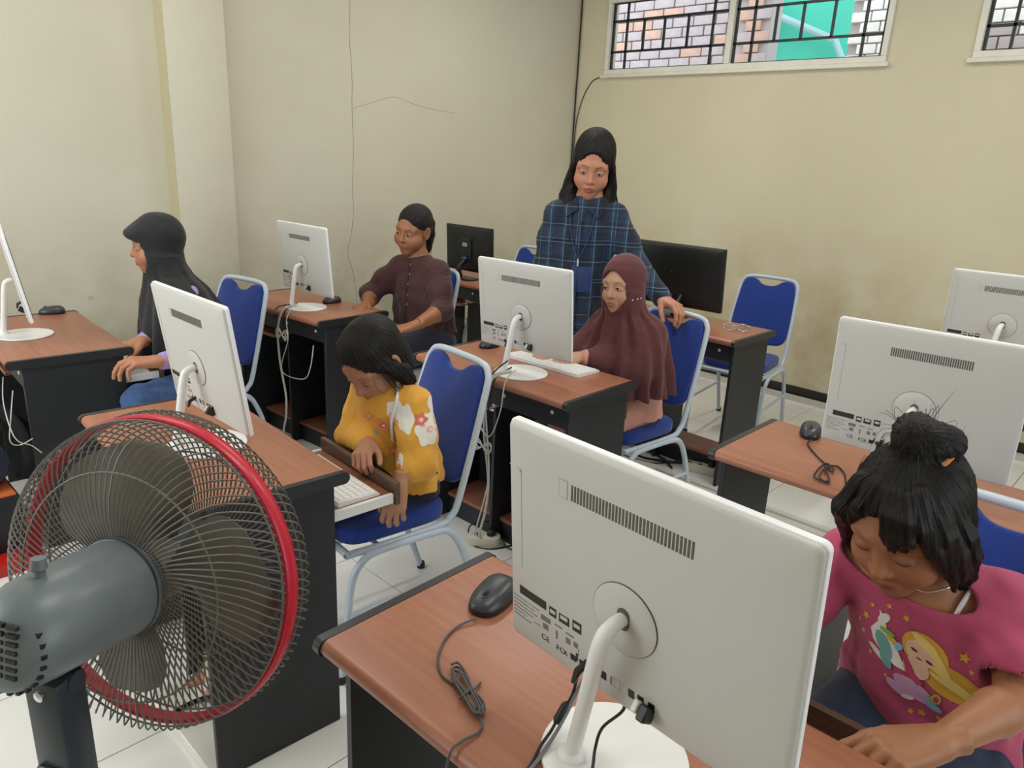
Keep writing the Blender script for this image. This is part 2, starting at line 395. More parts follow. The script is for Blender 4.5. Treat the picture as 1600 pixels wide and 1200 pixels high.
# ---------------------------------------------------------------- desks (local x: back edge 0 -> user edge D, y along length)
L, D, ZT = .794, .412, .75
def make_desk(tray_out=.16, full=True, inner_shade=False):
    t = thing('computer_desk', '', 'desk')
    th = .03; yl = (.018, L-.018)
    # wooden top with rounded long edges
    prof = []
    for k in range(9): a = R_(90+180*k/8); prof.append((.015+math.cos(a)*.015, math.sin(a)*.015))
    for k in range(9): a = R_(-90+180*k/8); prof.append((D-.015+math.cos(a)*.015, math.sin(a)*.015))
    mb = MB(); mb.rings([[(x, y, ZT-.015+z) for x, z in prof] for y in yl]); mb.obj('desktop', M_wood, t, ang=50)
    for y0, y1 in ((0, .0175), (L-.0175, L)):
        mb = MB(); s = 1.06
        pr = [((x-D/2)*(1+.004/D*2)+D/2, z*s) for x, z in prof]
        mb.rings([[(x, y, ZT-.015+z) for x, z in pr] for y in (y0, y1)]); mb.obj('edge_trim', M_trim, t, ang=50)
    pz = ZT-.0315
    for y0, y1 in ((.02, .036), (L-.036, L-.02)):
        MB().box((.045, y0, .0), (D-.03, y1, pz), .0015).obj('side_panel', M_black, t)
    MB().box((.125, .44, .0), (D-.05, .455, pz), .001).obj('divider_panel', M_black, t)
    if full: MB().box((.05, .037, ZT-.115), (.064, L-.037, pz), .001).obj('apron', M_black, t)
    for y in ((.1, .33, .56) if full else ()):
        o = MB().lathe([(.0065, 0), (.0075, .001), (.0065, .003), (.002, .0035)], 14, Matrix.Translation((.05, y, ZT-.068)) @ Matrix.Rotation(-PI/2, 4, 'Y')).obj('screw_cap', M_white, t, label='small white round cap on the back rail')
    if full: MB().box((.055, .456, ZT-.17), (D-.06, L-.037, ZT-.155), .001).obj('inner_shelf', M_woodx, t)
    if full:
        for ya, yb in ((.037, .4395), (.4555, L-.037)):
            MB().box((.17, ya, .09), (.355, yb, .105), .001).obj('bottom_shelf', M_woodx, t)
            MB().box((.178, ya, .0), (.192, yb, .0895), .001).obj('kick_board', M_black, t)
        if inner_shade: MB().box((.358, .037, .0), (.368, L-.037, .45), .001).obj('interior_shade_panel', M_black, t)  # added black sheet standing in for the shade inside the desk
    # keyboard tray
    a, b = .09+tray_out, D-.05+tray_out
    zt = .612
    MB().box((a, .05, zt), (b, .425, zt+.012), .001).obj('keyboard_tray', M_woodx, t)
    for y0, y1 in ((.0375, .0495), (.4255, .438)):
        MB().box((a-.02, y0, zt-.012), (b-.002, y1, zt+.016), .001).obj('tray_runner', M_white, t, label='white metal runner beside the tray')
        MB().box((.07, y0, zt-.014), (D-.06, y1, zt-.0125), .0003).obj('rail', M_white, t)
    MB().box((b+.0005, .03, zt-.018), (b+.016, .445, zt+.05), .002).obj('tray_lip', M_lipwood, t, label='dark wood strip along the front of the tray')
    return t
DESKS = {
 'A1': (.53493999, 1.46470896, -3.2264, .21, 'cherry and black computer desk directly behind the pedestal fan'),
 'F': (.55434623, .13160228, 1.4554, .20, 'cherry topped computer desk nearest the camera, carrying the largest white monitor'),
 'B1': (1.78858316, 1.44115859, .8074, .03, 'cherry and black desk where the girl in the brown headscarf sits'),
 'B2': (1.77001837, 2.90713471, 4.5308, .14, 'cherry and black desk where the girl in the maroon blouse sits'),
 'R1': (1.81221845, .1330742, .434, .02, 'cherry topped desk behind the girl in pink, with a dark mouse and coiled cord'),
 'C1': (3.09061649, 1.52983897, -.7898, .02, 'cherry and black desk with the wide black monitor and a pair of glasses'),
 'A2': (.55613377, 2.95104315, -2.8153, .15, 'cherry and black desk at the far left, before the black headscarf girl'),
 'C2': (3.07, 3.0, 0, .02, 'far desk by the left wall carrying the small black monitor'),
 'C0': (3.14, .12, 0, .02, 'desk at the right edge under the farthest white monitor'),
}
def desk_pt(k, x, y, z=ZT):
    dx, dy, a = DESKS[k][0], DESKS[k][1], R_(DESKS[k][2])
    return Vector((dx+x*math.cos(a)-y*math.sin(a), dy+x*math.sin(a)+y*math.cos(a), z))
protos = {}
for k, (x, y, a, tr, lab) in DESKS.items():
    key = (tr, k not in ('R1', 'F', 'A1'), k in ('B1', 'B2', 'A2'))
    if key not in protos: o = protos[key] = make_desk(*key)
    else: o = copy_tree(protos[key])
    o.location = (x, y, 0); o.rotation_euler = (0, 0, R_(a)); setp(o, lab, 'desk', 'computer desks in rows')

# ---------------------------------------------------------------- chairs (local +x towards the backrest)
def make_chair():
    t = thing('banquet_chair', '', 'chair')
    r = .0115
    hw, ht = .185, .135
    path = [(-.20, -.15, .405), (-.20, .15, .405), (-.17, .185, .405), (.10, hw, .405), (.155, hw, .425), (.19, hw, .49), (.285, .172, .80), (.305, .158, .865), (.311, .12, .888),
            (.311, 0, .893), (.311, -.12, .888), (.305, -.158, .865), (.285, -.172, .80), (.19, -hw, .49), (.155, -hw, .425), (.10, -hw, .405), (-.17, -.185, .405)]
    MB().tube(path, r, 10, closed=True, smooth=5).obj('back_frame', M_tube, t)
    for s in (1, -1):
        y = s*.2035
        lg = MB().tube([(-.237, y, .014), (-.215, y, .2), (-.196, y, .33), (-.155, y, .388), (-.09, y, .40), (.07, y, .40), (.14, y, .385), (.19, y, .31), (.24, y, .17), (.293, y, .014)], .0115, 10, smooth=5)
        lg.obj('leg_frame', M_tube, t)
        MB().tube([(-.213, y, .215), (.224, y, .215)], .008, 8).obj('stretcher', M_tube, t)
        for x in (-.2385, .2975):
            MB().lathe([(.011, 0), (.015, .001), (.0155, .012), (.0135, .024)], 12, Matrix.Translation((x, y, 0))).obj('rubber_foot', M_foot, t, label='black rubber foot')
    MB().tube([(-.09, -.2, .393), (-.09, .2, .393)], .008, 8).obj('cross_bar', M_tube, t)
    # seat cushion
    out = []
    for k in range(40):
        a = 2*PI*k/40; c, s_ = math.cos(a), math.sin(a)
        out.append((-.022+.185*math.copysign(abs(c)**.38, c), .183*math.copysign(abs(s_)**.38, s_)))
    mb = MB(); slab(mb, out, .418, .472, .014, steps=4)
    # domed top
    cx = -.022; rg = []
    for f_, z in ((.93, .4718), (.8, .4765), (.55, .481), (.25, .483)):
        rg.append([(cx+(x-cx)*f_, y*f_, z) for x, y in out])
    mb.rings(rg, True); mb.obj('seat', M_blue, t, ang=60)
    # back pad with a dip at the top
    o2 = []
    def add(w, h): o2.append((w, h))
    for w, h in ((-.10, 0), (0, -.004), (.10, 0), (.13, .012), (.148, .04), (.152, .12), (.150, .2), (.143, .28), (.137, .32), (.128, .347), (.11, .36), (.085, .36), (.062, .352), (.045, .337), (.02, .327), (-.02, .327), (-.045, .337), (-.062, .352), (-.085, .36), (-.11, .36), (-.128, .347), (-.137, .32), (-.143, .28), (-.150, .2), (-.152, .12), (-.148, .04), (-.13, .012)): add(w, h)
    P = catmull([Vector((w, h, 0)) for w, h in o2], 2, True); o2 = [(q.x, q.y) for q in P]
    sx = Vector((.285-.19, 0, .80-.49)).normalized()      # up along the recline
    B = Matrix(((0, sx.x, sx.z, .195), (1, 0, 0, 0), (0, sx.z, -sx.x, .51), (0, 0, 0, 1)))
    mb = MB(); slab(mb, [(-w*1.13, h*1.07) for w, h in o2], -.018, .016, .012, M=B, steps=4)
    c = (0, .18)
    mb.rings([[tuple(B @ Vector((-(w)*1.13*f_, c[1]+(h*1.07-c[1])*f_, z))) for w, h in o2] for f_, z in ((.92, -.018), (.75, -.024), (.4, -.027))])
    mb.obj('backrest', M_blue, t, ang=60)
    return t
CH = [((1.262, 1.762), -6.6, 'blue banquet chair under the girl in the yellow top'),
 ((2.52, 1.715), -5.2, 'blue banquet chair under the girl in the brown headscarf'),
 ((3.951, 1.895), 7.8, 'empty blue banquet chair beside the black monitor, against the right wall'),
 ((1.34, 3.304), 10.4, 'blue banquet chair of the girl in the black headscarf, near the left wall'),
 ((1.39, .19), -1, 'blue banquet chair under the girl in the pink shirt'),
 ((2.405, 3.17), 2, 'blue banquet chair under the girl in the maroon blouse'),
 ((3.66, 3.56), 3, 'blue banquet chair at the far desk, behind the standing woman')]
ch0 = make_chair()
for i, (q, a, lab) in enumerate(CH):
    o = ch0 if i == 0 else copy_tree(ch0)
    o.location = (q[0], q[1], 0); o.rotation_euler = (0, 0, R_(a)); setp(o, lab, 'chair', 'blue banquet chairs')

# ---------------------------------------------------------------- all-in-one computers (local x right seen from the back, y towards the user)
def text_mesh(s, size):
    cu = bpy.data.curves.new('print', 'FONT'); cu.body = s; cu.size = size; cu.extrude = .0002; cu.resolution_u = 2
    o = bpy.data.objects.new('print', cu); C.objects.link(o)
    dg = bpy.context.evaluated_depsgraph_get(); me = o.evaluated_get(dg).to_mesh()
    v = [tuple(q.co) for q in me.vertices]; f = [tuple(p.vertices) for p in me.polygons]
    o.evaluated_get(dg).to_mesh_clear(); bpy.data.objects.remove(o); return v, f
W, H = .42, .333
def make_aio(zc, tilt, lab, du=0.0, bs=(0, 0), ft=(-.028, -.068)):
    t = thing('all_in_one_computer', lab, 'computer', group='white all-in-one computers')
    cz = zc-ZT
    T = Matrix.Translation((0, 0, cz)) @ Matrix.Rotation(tilt, 4, 'X')   # local panel: x right, z up, y towards user
    Q = T @ Matrix(((1, 0, 0, 0), (0, 0, -1, 0), (0, 1, 0, 0), (0, 0, 0, 1)))     # (x, z, depth towards the back)
    # depth axis in Q is -y (back of machine)
    mb = MB(); slab(mb, rrect(W, H, .009), -.007, .003, .002, M=Q); mb.obj('front_housing', M_edge, t)
    mb = MB(); slab(mb, rrect(W-.018, H-.03, .003), -.0085, -.0065, 0, M=Q); mb.obj('screen', M_screen, t)
    mb = MB()
    outl = rrect(W-.004, H-.004, .008)
    rg = []
    for f_, d in ((1, .003), (.996, .0065), (.985, .0088), (.96, .0098), (.8, .0118), (.5, .0130)):
        rg.append([tuple(Q @ Vector((x*f_, y*f_, d))) for x, y in outl])
    mb.rings(rg); mb.obj('back_cover', M_shell, t, ang=60)
    def back(x, y):  # depth of the cover at x, y
        f_ = max(abs(x)/(W/2), abs(y)/(H/2)); return float(np.interp(f_, [0, .5, .8, .96, .985, .996, 1], [.0130, .0130, .0118, .0098, .0088, .0065, .003]))
    def flat(m, x0, y0, x1, y1, h=.0006, mi=0):
        d = max(back(x0, y0), back(x1, y1), back(x0, y1), back(x1, y0), back((x0+x1)/2, (y0+y1)/2))
        dd = [back(x0, y0), back(x1, y0), back(x1, y1), back(x0, y1)]
        v = [tuple(Q @ Vector((x, y, z+o_))) for o_ in (-.0015, h) for (x, y), z in zip(((x0, y0), (x1, y0), (x1, y1), (x0, y1)), dd)]
        m.add(v, [(0, 1, 2, 3), (7, 6, 5, 4), (0, 4, 5, 1), (1, 5, 6, 2), (2, 6, 7, 3), (3, 7, 4, 0)], mi)
    m = MB(); n = 36
    for k in range(n):
        x = -.09+du+.170*k/(n-1); flat(m, x-.00135, .0935, x+.00135, .1145, .0005)
    m.obj('vent_slots', M_slot, t, kind='stuff')
    # cable cover disc with its seam and the opening of the stand
    Dc = Q @ Matrix.Translation((-.006, -.03, .0115))
    m = MB(); m.lathe([(.0478, 0), (.0478, .0027), (.0470, .0029)], 48, Dc); m.obj('seam_ring', M_slot, t)
    m = MB(); m.lathe([(.0470, 0), (.0470, .0031), (.0462, .0036), (.02, .0042)], 48, Dc); m.obj('round_cover', M_shell, t)
    m = MB(); slab(m, rrect(.018, .03, .0085), .003, .0052, 0, M=Dc @ Matrix.Translation((0, .002, 0))); m.obj('stand_opening', M_slot, t)
    # stickers and print
    m = MB()
    flat(m, -.112+du, .0915, -.1, .117, .0004); m.obj('code_label', mat('grey_label', 'aaa79f', .6), t)
    m = MB(); flat(m, -.1105+du, .093, -.1015, .1155, .0006); m.obj('label_field', M_shell, t)
    m = MB()
    flat(m, -.188, -.089, -.136, -.076, .0006)
    for x0, w_, a, b_ in ((-.130, .013, -.092, -.078), (-.112, .018, -.092, -.079), (-.088, .015, -.092, -.076)):
        flat(m, x0, a, x0+w_, b_, .0005)
    def txt(s, x, y, sz):
        v, f = text_mesh(s, sz); m.add([tuple(Q @ Vector((x+a, y+b_, back(x, y)+.0004+c_))) for a, b_, c_ in v], f)
    txt('CE', -.146, -.140, .013); txt('FC', -.118, -.142, .013); txt('R', -.104, -.142, .011)
    for x in (-.092, -.076):
        flat(m, x, -.142, x+.01, -.132, .0004)
    flat(m, -.078, -.128, -.0775, -.118, .0004)
    m.obj('printed_marks', M_print, t, kind='stuff')
    m = MB()
    for (x0, y, w_) in ((-.129, -.090, .011), (-.110, -.089, .014), (-.0865, -.0885, .012)):
        flat(m, x0+.001, y+.003, x0+w_-.0005, y+.0085, .0009)
    m.obj('label_field', M_shell, t)
    m = MB()
    for k in range(7):
        y = -.098-.006*k; x1 = -.15+.004*math.sin(k*2.1)
        if k < 6: flat(m, -.201+.0015*k*0, y, x1-.012*(k % 2), y+.0013, .0004)
    for x, y, w_, h_ in ((-.146, -.108, .018, .008), (-.142, -.121, .01, .009), (-.12, -.103, .014, .002), (-.118, -.124, .003, .013), (-.1, -.12, .008, .009), (-.1, -.105, .014, .002), (-.086, -.118, .007, .008)):
        flat(m, x, y, x+w_, y+h_, .0004)
    m.obj('small_print', M_gprint, t, kind='stuff')
    # service outline at the left edge
    m = MB(); ln = [(-.207, .102), (-.186, .102), (-.183, .098), (-.183, -.045)]
    for a, b_ in zip(ln[:-1], ln[1:]):
        flat(m, min(a[0], b_[0])-.0003, min(a[1], b_[1])-.0003, max(a[0], b_[0])+.0003, max(a[1], b_[1])+.0003, .0003)
    m.obj('cover_seam', mat('seam_grey', 'a09d96', .6), t)
    # ports
    m = MB()
    for x in (-.082, -.04, -.024, .004, .018, .034): flat(m, x, -.138, x+(.003 if x < -.08 else .009), -.126, .0006)
    m.obj('ports', M_blackp, t, kind='stuff')
    m = MB(); flat(m, -.022, -.137, -.009, -.124, .0009); m.obj('network_port', M_chrome, t)
    # plugs
    m = MB()
    def q2(x, y, d): return tuple(Q @ Vector((x, y, d)))
    m.box((-.006, -.012, 0), (.006, .012, .02), .002, Q @ Matrix.Translation((.036, -.132, .012)) @ Matrix.Rotation(R_(50), 4, 'X'))
    m.obj('plug', M_blackp, t); m = MB()
    m.tube([q2(-.062, -.128, .012), q2(-.064, -.134, .028), q2(-.067, -.15, .034)], [.0045, .0055, .003], 8)
    m.obj('plug', M_blackp, t)
    m = MB(); m.box((-.0045, -.008, 0), (.0045, .008, .016), .002, Q @ Matrix.Translation((.022, -.132, .012)) @ Matrix.Rotation(R_(50), 4, 'X')); m.obj('plug', M_white, t)
    # stand
    foot = (bs[0]+ft[0], bs[1]+ft[1], .012)
    m = MB(); h0 = Q @ Vector((-.006, -.028, .006)); h1 = Q @ Vector((-.008, -.030, .035)); h2 = Q @ Vector((-.012, -.052, .05))
    m.tube([h0, h1, h2, Vector(h2)*.45+Vector(foot)*.55, foot], [.008, .0095, .0105, .0105, .0115], 14, smooth=6)
    m.obj('stand_arm', M_white, t)
    m = MB(); m.lathe([(.02, .004), (.02, .009), (.012, .016), (.011, .022)], 20, Matrix.Translation((foot[0], foot[1], 0))); m.obj('stand_collar', M_white, t)
    m = MB(); m.lathe([(.098, 0), (.1, .001), (.1, .004), (.0985, .0055), (.02, .0065)], 64, Matrix.Translation((bs[0], bs[1], 0))); m.obj('base', M_white, t)
    return t
AIO = [('F', (.653, .401), -2.7, 1.036, 4.8, 'large white all-in-one computer seen from the back on the nearest desk', -.003),
 ('B1', (1.923, 1.779), 5.7, .994, 6.5, 'white all-in-one computer in front of the girl in the brown headscarf', .0),
 ('B2', (1.888, 3.219), 2.4, .993, 4.9, 'white all-in-one computer in front of the girl in the maroon blouse', 0),
 ('A1', (.761, 1.823), .4, .993, 7.5, 'white all-in-one computer on the desk behind the fan', 0),
 ('R1', (1.895, .448), 4.1, 1.012, 4.2, 'white all-in-one computer behind the head of the girl in pink', .012),
 ('A2', (.708, 3.34), -11, 1.0, 9, 'white all-in-one computer at the left edge, seen edge-on', 0),
 ('C0', (3.35, .56), 3, 1.01, 4, 'farthest white all-in-one computer, at the right edge against the wall', 0)]
for k, q, a, zc, tl, lab, du in AIO:
    o = make_aio(zc, R_(tl), lab, du, *(((-.035, .04), (-.036, -.045)) if k == 'F' else ((0, 0), (-.028, -.068)))); o.location = (q[0], q[1], ZT+.0005); o.rotation_euler = (0, 0, -PI/2+R_(a))

# ---------------------------------------------------------------- black monitors
def make_black_monitor(name_label, w, h, zc, loc, yaw, vesa=True, tilt=5):
    t = thing('black_monitor', name_label, 'monitor', loc, -PI/2+R_(yaw))
    T = Matrix.Translation((0, 0, zc)) @ Matrix.Rotation(R_(tilt), 4, 'X')
    Q = T @ Matrix(((1, 0, 0, 0), (0, 0, -1, 0), (0, 1, 0, 0), (0, 0, 0, 1)))
    m = MB(); slab(m, rrect(w, h, .005), -.012, .006, .002, M=Q)
    m.rings([[tuple(Q @ Vector((x*f_, y*f_, d))) for x, y in rrect(w, h, .006)] for f_, d in ((.985, .006), (.96, .012), (.85, .018), (.5, .021))])
    m.obj('housing', M_blackm, t, ang=50)
    m = MB(); slab(m, rrect(w-.02, h-.03, .002), -.0135, -.0118, 0, M=Q); m.obj('screen', M_screen, t)
    if vesa:
        m = MB(); slab(m, rrect(.085, .15, .012), .02, .034, .005, M=Q @ Matrix.Translation((0, -.0, 0))); m.obj('rear_bulge', M_blackp, t)
        m = MB(); slab(m, rrect(.038, .022, .001), .034, .0346, 0, M=Q @ Matrix.Translation((-.008, .03, 0))); m.obj('sticker', M_shell, t)
        m = MB(); 
        for k in range(4): m.box((-.024, .022+k*.0048, .0346), (.004+.004*(k % 2), .0238+k*.0048, .035), 0, Q)
        m.obj('small_print', M_print, t)
        m = MB(); m.tube([tuple(Q @ Vector((0, -.05, .03))), tuple(Q @ Vector((0, -.075, .05))), (-.006, -.085, .07), (-.02, -.06, .012)], [.016, .018, .02, .024], 10, smooth=4, sq=.6); m.obj('stand_arm', M_blackp, t)
        m = MB(); m.tube([tuple(Q @ Vector((-.018, -.055, .045))), tuple(Q @ Vector((0, -.05, .055))), tuple(Q @ Vector((.018, -.055, .045)))], .006, 8, smooth=4); m.obj('blue_clip', mat('blue_plastic', '1d4faa', .4), t)
        m = MB(); slab(m, rrect(.16, .12, .02), 0, .008, .003, M=Matrix.Translation((0, -.02, 0))); m.obj('base', M_blackp, t)
    else:
        m = MB(); m.tube([tuple(Q @ Vector((.06, -h*.3, .01))), (.06, -.06, .05), (.04, -.03, .008)], [.012, .012, .016], 10, smooth=4); m.obj('stand_arm', M_blackp, t)
        m = MB(); slab(m, rrect(.2, .14, .03), 0, .008, .003); m.obj('base', M_blackp, t)
        m = MB(); slab(m, rrect(.004, .03, .001), .0, .0125, 0, M=Q @ Matrix.Translation((.16, -h*.42, 0))); m.obj('cable_tag', mat('blue_plastic', '1d4faa', .4), t)
        m = MB(); m.lathe([(.003, 0), (.003, .0215)], 10, Q @ Matrix.Translation((.0, .02, 0))); m.obj('screw_hole', M_chrome, t)
    return t
make_black_monitor('wide black monitor seen from the back, right of the standing woman', .565, .325, .212, (3.36, 2.06, ZT+.0012), 4, False, 6)
make_black_monitor('small black monitor on the far desk by the left wall', .4, .285, .19, (3.2, 3.46, ZT+.0005), 3, True, 3)
# ---------------------------------------------------------------- people: smooth solid modelling (distance fields -> one mesh)
class Field:
    def __init__(s, lo, hi, h):
        s.h = h; s.lo = np.array(lo, np.float32); n = np.ceil((np.array(hi)-np.array(lo))/h).astype(int)+1
        s.n = n; s.ax = [s.lo[i]+h*np.arange(n[i], dtype=np.float32) for i in range(3)]
        s.F = np.full(n, .05, np.float32)
    def sl(s, lo, hi):
        a = [max(0, int((lo[i]-s.lo[i])/s.h)) for i in range(3)]
        b = [min(int(s.n[i]), int((hi[i]-s.lo[i])/s.h)+2) for i in range(3)]
        if any(b[i] <= a[i] for i in range(3)): return None, None
        g = np.meshgrid(*[s.ax[i][a[i]:b[i]] for i in range(3)], indexing='ij')
        return tuple(slice(a[i], b[i]) for i in range(3)), np.stack(g, -1)
    def put(s, fn, lo, hi, k=.01, sub=False, pad=.02):
        lo = np.array(lo)-k-pad; hi = np.array(hi)+k+pad
        q, P = s.sl(lo, hi)
        if q is None: return s
        d = fn(P); A = s.F[q]
        if sub:
            if k > 0:
                hh = np.clip(.5-.5*(A+d)/k, 0, 1); s.F[q] = A*(1-hh)+(-d)*hh+k*hh*(1-hh)
            else: s.F[q] = np.maximum(A, -d)
        else:
            if k > 0:
                hh = np.clip(.5+.5*(A-d)/k, 0, 1); s.F[q] = A*(1-hh)+d*hh-k*hh*(1-hh)
            else: s.F[q] = np.minimum(A, d)
        return s
    def ball(s, c, r, k=.01, sub=False):
        c = np.array(c, np.float32); return s.put(lambda P: np.linalg.norm(P-c, axis=-1)-r, c-r, c+r, k, sub)
    def ell(s, c, r, k=.01, sub=False, M=None):
        c = np.array(c, np.float32); r = np.array(r, np.float32); m = r.max()
        Mi = None if M is None else np.array(M, np.float32)        # rows = local axes
        def fn(P):
            q = P-c
            if Mi is not None: q = q @ Mi.T
            k0 = np.linalg.norm(q/r, axis=-1); k1 = np.linalg.norm(q/(r*r), axis=-1)+1e-9
            return k0*(k0-1)/k1
        e = m if M is not None else r
        return s.put(fn, c-e, c+e, k, sub)
    def cap(s, a, b, ra, rb=None, k=.01, sub=False):
        a = np.array(a, np.float32); b = np.array(b, np.float32); rb = ra if rb is None else rb
        ab = b-a; L2 = float(ab @ ab)+1e-9; m = max(ra, rb)
        def fn(P):
            t = np.clip(((P-a) @ ab)/L2, 0, 1); return np.linalg.norm(P-a-t[..., None]*ab, axis=-1)-(ra+(rb-ra)*t)
        return s.put(fn, np.minimum(a, b)-m, np.maximum(a, b)+m, k, sub)
    def chain(s, pts, rs, k=.01, sub=False):
        for i in range(len(pts)-1): s.cap(pts[i], pts[i+1], rs[i], rs[i+1], k, sub)
        return s
    def loft(s, secs, yaw=0, k=.02, sub=False, fold=None, pw=2.0):
        """secs: (x, y, z, rx(front-back), ry(side)) from low to high z; superellipse sections"""
        A = np.array(secs, np.float32); ca, sa = math.cos(yaw), math.sin(yaw)
        m = float(A[:, 3:5].max())
        def fn(P):
            z = P[..., 2]; v = [np.interp(z, A[:, 2], A[:, i]) for i in (0, 1, 3, 4)]
            dx = P[..., 0]-v[0]; dy = P[..., 1]-v[1]; lx = dx*ca+dy*sa; ly = -dx*sa+dy*ca
            q = (np.abs(lx/v[2])**pw+np.abs(ly/v[3])**pw)**(1/pw); rr = np.minimum(v[2], v[3])
            d = (q-1)*rr*.85
            if fold is not None: d = d+fold(np.arctan2(ly/v[3], lx/v[2]), z)
            return np.maximum(d, np.maximum(A[0, 2]-z, z-A[-1, 2]))
        lo = np.array([A[:, 0].min()-m, A[:, 1].min()-m, A[0, 2]]); hi = np.array([A[:, 0].max()+m, A[:, 1].max()+m, A[-1, 2]])
        return s.put(fn, lo, hi, k, sub)
    def wrinkle(s, amp, freq, seed=0, lo=None, hi=None, aniso=(1, 1, 1)):
        lo = s.lo if lo is None else lo; hi = s.lo+s.h*s.n if hi is None else hi
        q, P = s.sl(np.array(lo), np.array(hi))
        r = np.random.default_rng(seed); d = 0
        for i in range(5):
            w = r.normal(size=3)*freq*np.array(aniso)*(1+.35*i); d = d+np.sin(P @ w.astype(np.float32)+r.uniform(0, 6)+1.5*np.sin(P @ (r.normal(size=3)*freq*.5).astype(np.float32)))
        s.F[q] = s.F[q]+amp*d/2.2
        return s
    def mesh(s):
        F = s.F; n = F.shape; F = F.copy()
        F[0], F[-1], F[:, 0], F[:, -1], F[:, :, 0], F[:, :, -1] = [np.maximum(x, 1e-4) for x in (F[0], F[-1], F[:, 0], F[:, -1], F[:, :, 0], F[:, :, -1])]
        ins = F < 0
        c = np.zeros(tuple(k-1 for k in n), np.uint8)
        for i in (0, 1):
            for j in (0, 1):
                for k in (0, 1): c += ins[i:n[0]-1+i, j:n[1]-1+j, k:n[2]-1+k]
        cell = np.argwhere((c > 0) & (c < 8)); idx = np.full(c.shape, -1, np.int64)
        idx[cell[:, 0], cell[:, 1], cell[:, 2]] = np.arange(len(cell))
        acc = np.zeros((len(cell), 3)); cnt = np.zeros(len(cell))
        val = {o: F[cell[:, 0]+o[0], cell[:, 1]+o[1], cell[:, 2]+o[2]] for o in [(i, j, k) for i in (0, 1) for j in (0, 1) for k in (0, 1)]}
        for ax in range(3):
            for u in (0, 1):
                for w in (0, 1):
                    o = [0, 0, 0]; o[(ax+1) % 3] = u; o[(ax+2) % 3] = w; o2 = list(o); o2[ax] = 1
                    a, b = val[tuple(o)], val[tuple(o2)]; cr = (a < 0) != (b < 0)
                    t = np.where(cr, a/np.where(cr, a-b, 1), 0); p = np.tile(np.array(o, float), (len(cell), 1)); p[:, ax] = t
                    acc[cr] += p[cr]; cnt[cr] += 1
        V = (cell+acc/cnt[:, None])*s.h+s.lo
        faces = []
        for ax in range(3):
            a = [slice(None)]*3; b = [slice(None)]*3; a[ax] = slice(0, n[ax]-1); b[ax] = slice(1, n[ax])
            A = ins[tuple(a)]; B = ins[tuple(b)]; e = np.argwhere(A != B)
            u, w = (ax+1) % 3, (ax+2) % 3
            e = e[(e[:, u] > 0) & (e[:, w] > 0) & (e[:, u] < n[u]-1) & (e[:, w] < n[w]-1)]
            q = []
            for du, dw in ((-1, -1), (0, -1), (0, 0), (-1, 0)):
                t = e.copy(); t[:, u] += du; t[:, w] += dw; q.append(idx[t[:, 0], t[:, 1], t[:, 2]])
            q = np.stack(q, 1); fl = ~A[e[:, 0], e[:, 1], e[:, 2]]; q[fl] = q[fl][:, ::-1]; faces.append(q)
        return V, np.concatenate(faces)
def merge(*vf):
    V = []; Fc = []; n = 0
    for v, f in vf: V.append(v); Fc.append(f+n); n += len(v)
    return np.concatenate(V), np.concatenate(Fc)
def xf(V, M):
    M = np.array(M); return V @ M[:3, :3].T+M[:3, 3]
def np_mesh(name, V, Fc, mats, cols=None, attrs=None):
    me = bpy.data.meshes.new(name); me.vertices.add(len(V)); me.vertices.foreach_set('co', np.asarray(V, np.float32).ravel())
    me.loops.add(Fc.size); me.loops.foreach_set('vertex_index', Fc.astype(np.int32).ravel())
    me.polygons.add(len(Fc)); me.polygons.foreach_set('loop_start', np.arange(0, Fc.size, 4, dtype=np.int32)); me.polygons.foreach_set('loop_total', np.full(len(Fc), 4, np.int32))
    me.polygons.foreach_set('use_smooth', np.ones(len(Fc), bool)); me.update(calc_edges=True); me.validate()
    for m in (mats if isinstance(mats, (list, tuple)) else [mats]): me.materials.append(m)
    if cols is not None:
        at = me.color_attributes.new('Col', 'FLOAT_COLOR', 'POINT'); at.data.foreach_set('color', np.asarray(cols, np.float32).ravel())
    for k, a in (attrs or {}).items():
        at = me.attributes.new(k, 'FLOAT_VECTOR', 'POINT'); at.data.foreach_set('vector', np.asarray(a, np.float32).ravel())
    return me
def axes(fwd, up):
    f = Vector(fwd).normalized(); u = Vector(up); l = u.cross(f).normalized(); u = f.cross(l)
    return f, l, u
def frame(loc, fwd, up, s=1.0, mirror=False):
    f, l, u = axes(fwd, up)
    if mirror: l = -l
    M = Matrix((f*s, l*s, u*s)).transposed().to_4x4(); M.translation = loc
    return M
def head_dir(yaw, pitch, roll):
    """yaw about z from +X, pitch down positive, roll tilts to the person's left"""
    return Matrix.Rotation(R_(yaw), 4, 'Z') @ Matrix.Rotation(R_(pitch), 4, 'Y') @ Matrix.Rotation(R_(roll), 4, 'X')
SP = 1.1
HEADC = {}
